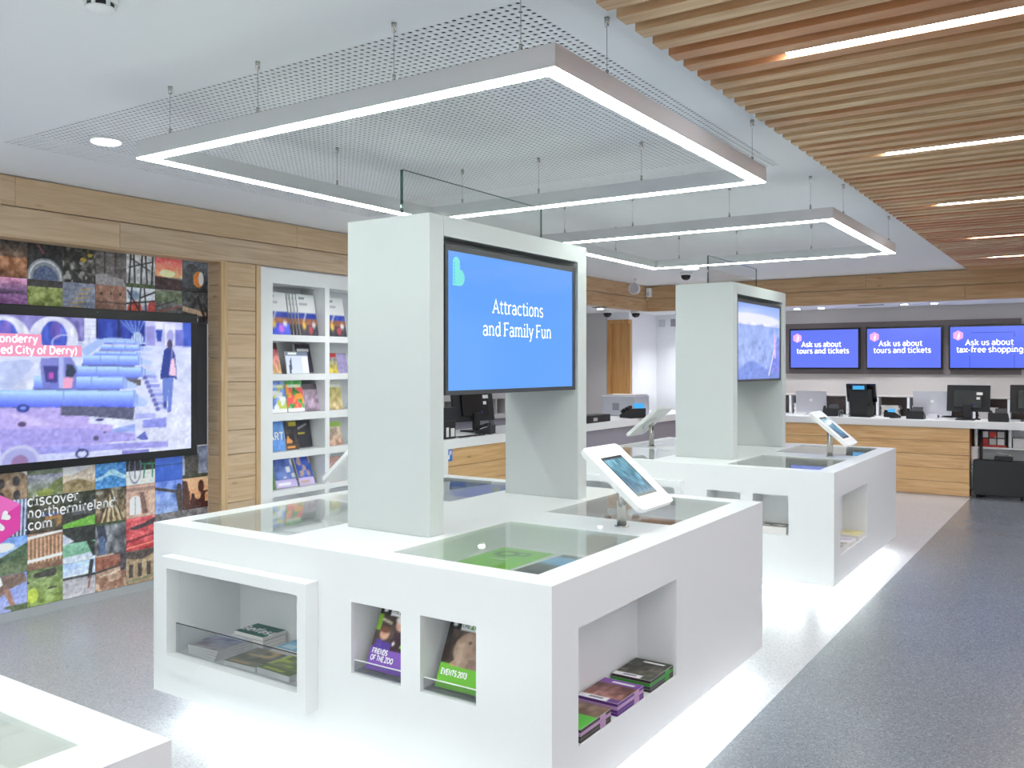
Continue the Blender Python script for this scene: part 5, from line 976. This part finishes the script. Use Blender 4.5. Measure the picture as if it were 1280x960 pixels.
cb.location = (-7.2, 8.6, 0); MB().box(-7.39, -7.1, 7.6, 10.6, 1.18, 1.36).build('top_board', 'grey_paint', cb); MB().box(-7.39, -7.1, 7.6, 10.6, .90, .97).build('bottom_board', 'grey_paint', cb); MB().box(-7.395, -7.37, 7.6, 10.6, .971, 1.179).build('back_board', 'hole_brown', cb)
for q in range(13): MB().box(-7.369, -7.1, 7.6 + .24 * q, 7.63 + .24 * q, .971, 1.179).build('divider', 'grey_paint', cb)
MB().box(-7.39, -7.12, 7.6, 10.6, 0, .899).build('cupboard_base', 'grey_panel', cb)
p2 = thing('till_terminal', 'dark till with navy panel and lit blue display right of the centre tower', 'till', (-5.56, 9.55, CT), PI / 2)
MB().prism([(-.15, -.05, 0), (.15, -.05, 0), (.15, -.02, .34), (-.15, -.02, .34)], (0, .16, 0)).build('column', 'navy_plastic', p2, world=False, bevel=.01); MB().prism([(-.2, .12, .1), (.16, .12, .1), (.16, .05, .40), (-.2, .05, .40)], (0, .06, 0)).build('touch_panel', 'black_gloss', p2, world=False, bevel=.005)
MB().box(-.34, -.151, -.1, .12, .05, .30).build('side_screen', 'black_matte', p2, world=False, bevel=.005); MB().box(.03, .15, -.06, .0, .341, .46).build('customer_display', 'black_gloss', p2, world=False, bevel=.004); MB().box(.045, .135, -.0615, -.0605, .36, .44).build('display_text', 'cyan_glow', p2, world=False)
dr = thing('receipt_printer', 'low black cash drawer in front of the dark till', 'printer', (-5.28, 9.6, CT)); MB().box(-5.33, -5.14, 9.25, 9.95, CT, CT + .09).build('drawer_case', 'black_matte', dr, bevel=.004); MB().box(-5.139, -5.136, 9.5, 9.6, CT + .02, CT + .06).build('label_plate', 'grey_paint', dr)
pj = thing('office_printer', 'pale grey boxy printer on the side counter near the wooden door', 'printer', (-5.55, 11.3, CT)); MB().box(-5.82, -5.30, 11.0, 11.45, CT, 1.23).build('case', 'silver', pj, bevel=.01); MB().box(-5.65, -5.55, 10.997, 10.999, 1.03, 1.13).build('vent', 'grey_panel', pj); MB().box(-5.80, -5.32, 11.02, 11.43, 1.2305, 1.245).build('lid', 'grey_paint', pj)
phone('desk phone with lit display in front of the pale grey printer', -5.22, 10.75, PI / 2 - .5, 1.3, True)

# under the right end of the counter
bx = thing('black_equipment_case', 'big black equipment case on the floor under the counter end', 'case', (-1.0, 12.6, 0))
MB().box(-1.33, -.72, 12.42, 12.60, .03, .47).build('case', 'black_matte', bx, bevel=.012)
for x in (-1.28, -.80): MB().tube((x, 12.45, .0), (x, 12.45, .035), .02).build('foot', 'black_gloss', bx)
for x in (-1.345, -.712): MB().box(x - .012, x + .012, 12.44, 12.5, .1, .4).build('side_rail', 'black_gloss', bx)
tb2 = thing('small_black_box', 'small black handled box on top of the big black case', 'box', (-1.0, 12.5, .471)); MB().box(-1.10, -.90, 12.44, 12.56, .471, .52).build('box', 'black_matte', tb2, bevel=.005); MB().path([(-1.08, 12.47, .52), (-1.07, 12.47, .55), (-.93, 12.47, .55), (-.92, 12.47, .52)], .008).build('handle', 'steel', tb2)
tag(MB().tube((-1.26, 12.61, .0), (-1.26, 12.61, .85), .018, n=12).tube((-1.26, 12.61, .0), (-1.26, 12.61, .01), .05, n=16).build('floor_pole', 'black_matte'), 'thin black pole behind the big black case', 'pole')
lf = thing('leaflet_rack', 'black rack of red and white leaflets in the counter shelf', 'rack', (-1.1, 12.62, .622)); MB().box(-1.285, -.985, 12.66, 12.80, .622, .84).build('case', 'black_matte', lf)
for q in range(6):
    x = -1.26 + .09 * (q % 3); z = .65 + .09 * (q // 3); MB().box(x, x + .075, 12.645, 12.659, z, z + .075).build('leaflet', ['red_plastic', 'paper', 'grey_paint'][(q * 2 + q // 3) % 3], lf)
MB().box(-1.285, -.985, 12.6445, 12.659, .623, .645).build('front_lip', 'red_plastic', lf)
tag(box('paper_stack', 'paper', (-.91, -.72, 12.66, 12.85, .621, .74)), 'white paper stack in the counter shelf at the right edge', 'papers')
tag(MB().lathe((-.66, 12.56, .43), [(.04, .0), (.06, .05), (.06, .12), (.03, .15)], 16).build('red_canister', 'red_plastic'), 'round red object at the right edge under the counter', 'canister').location = (0, 0, .04)
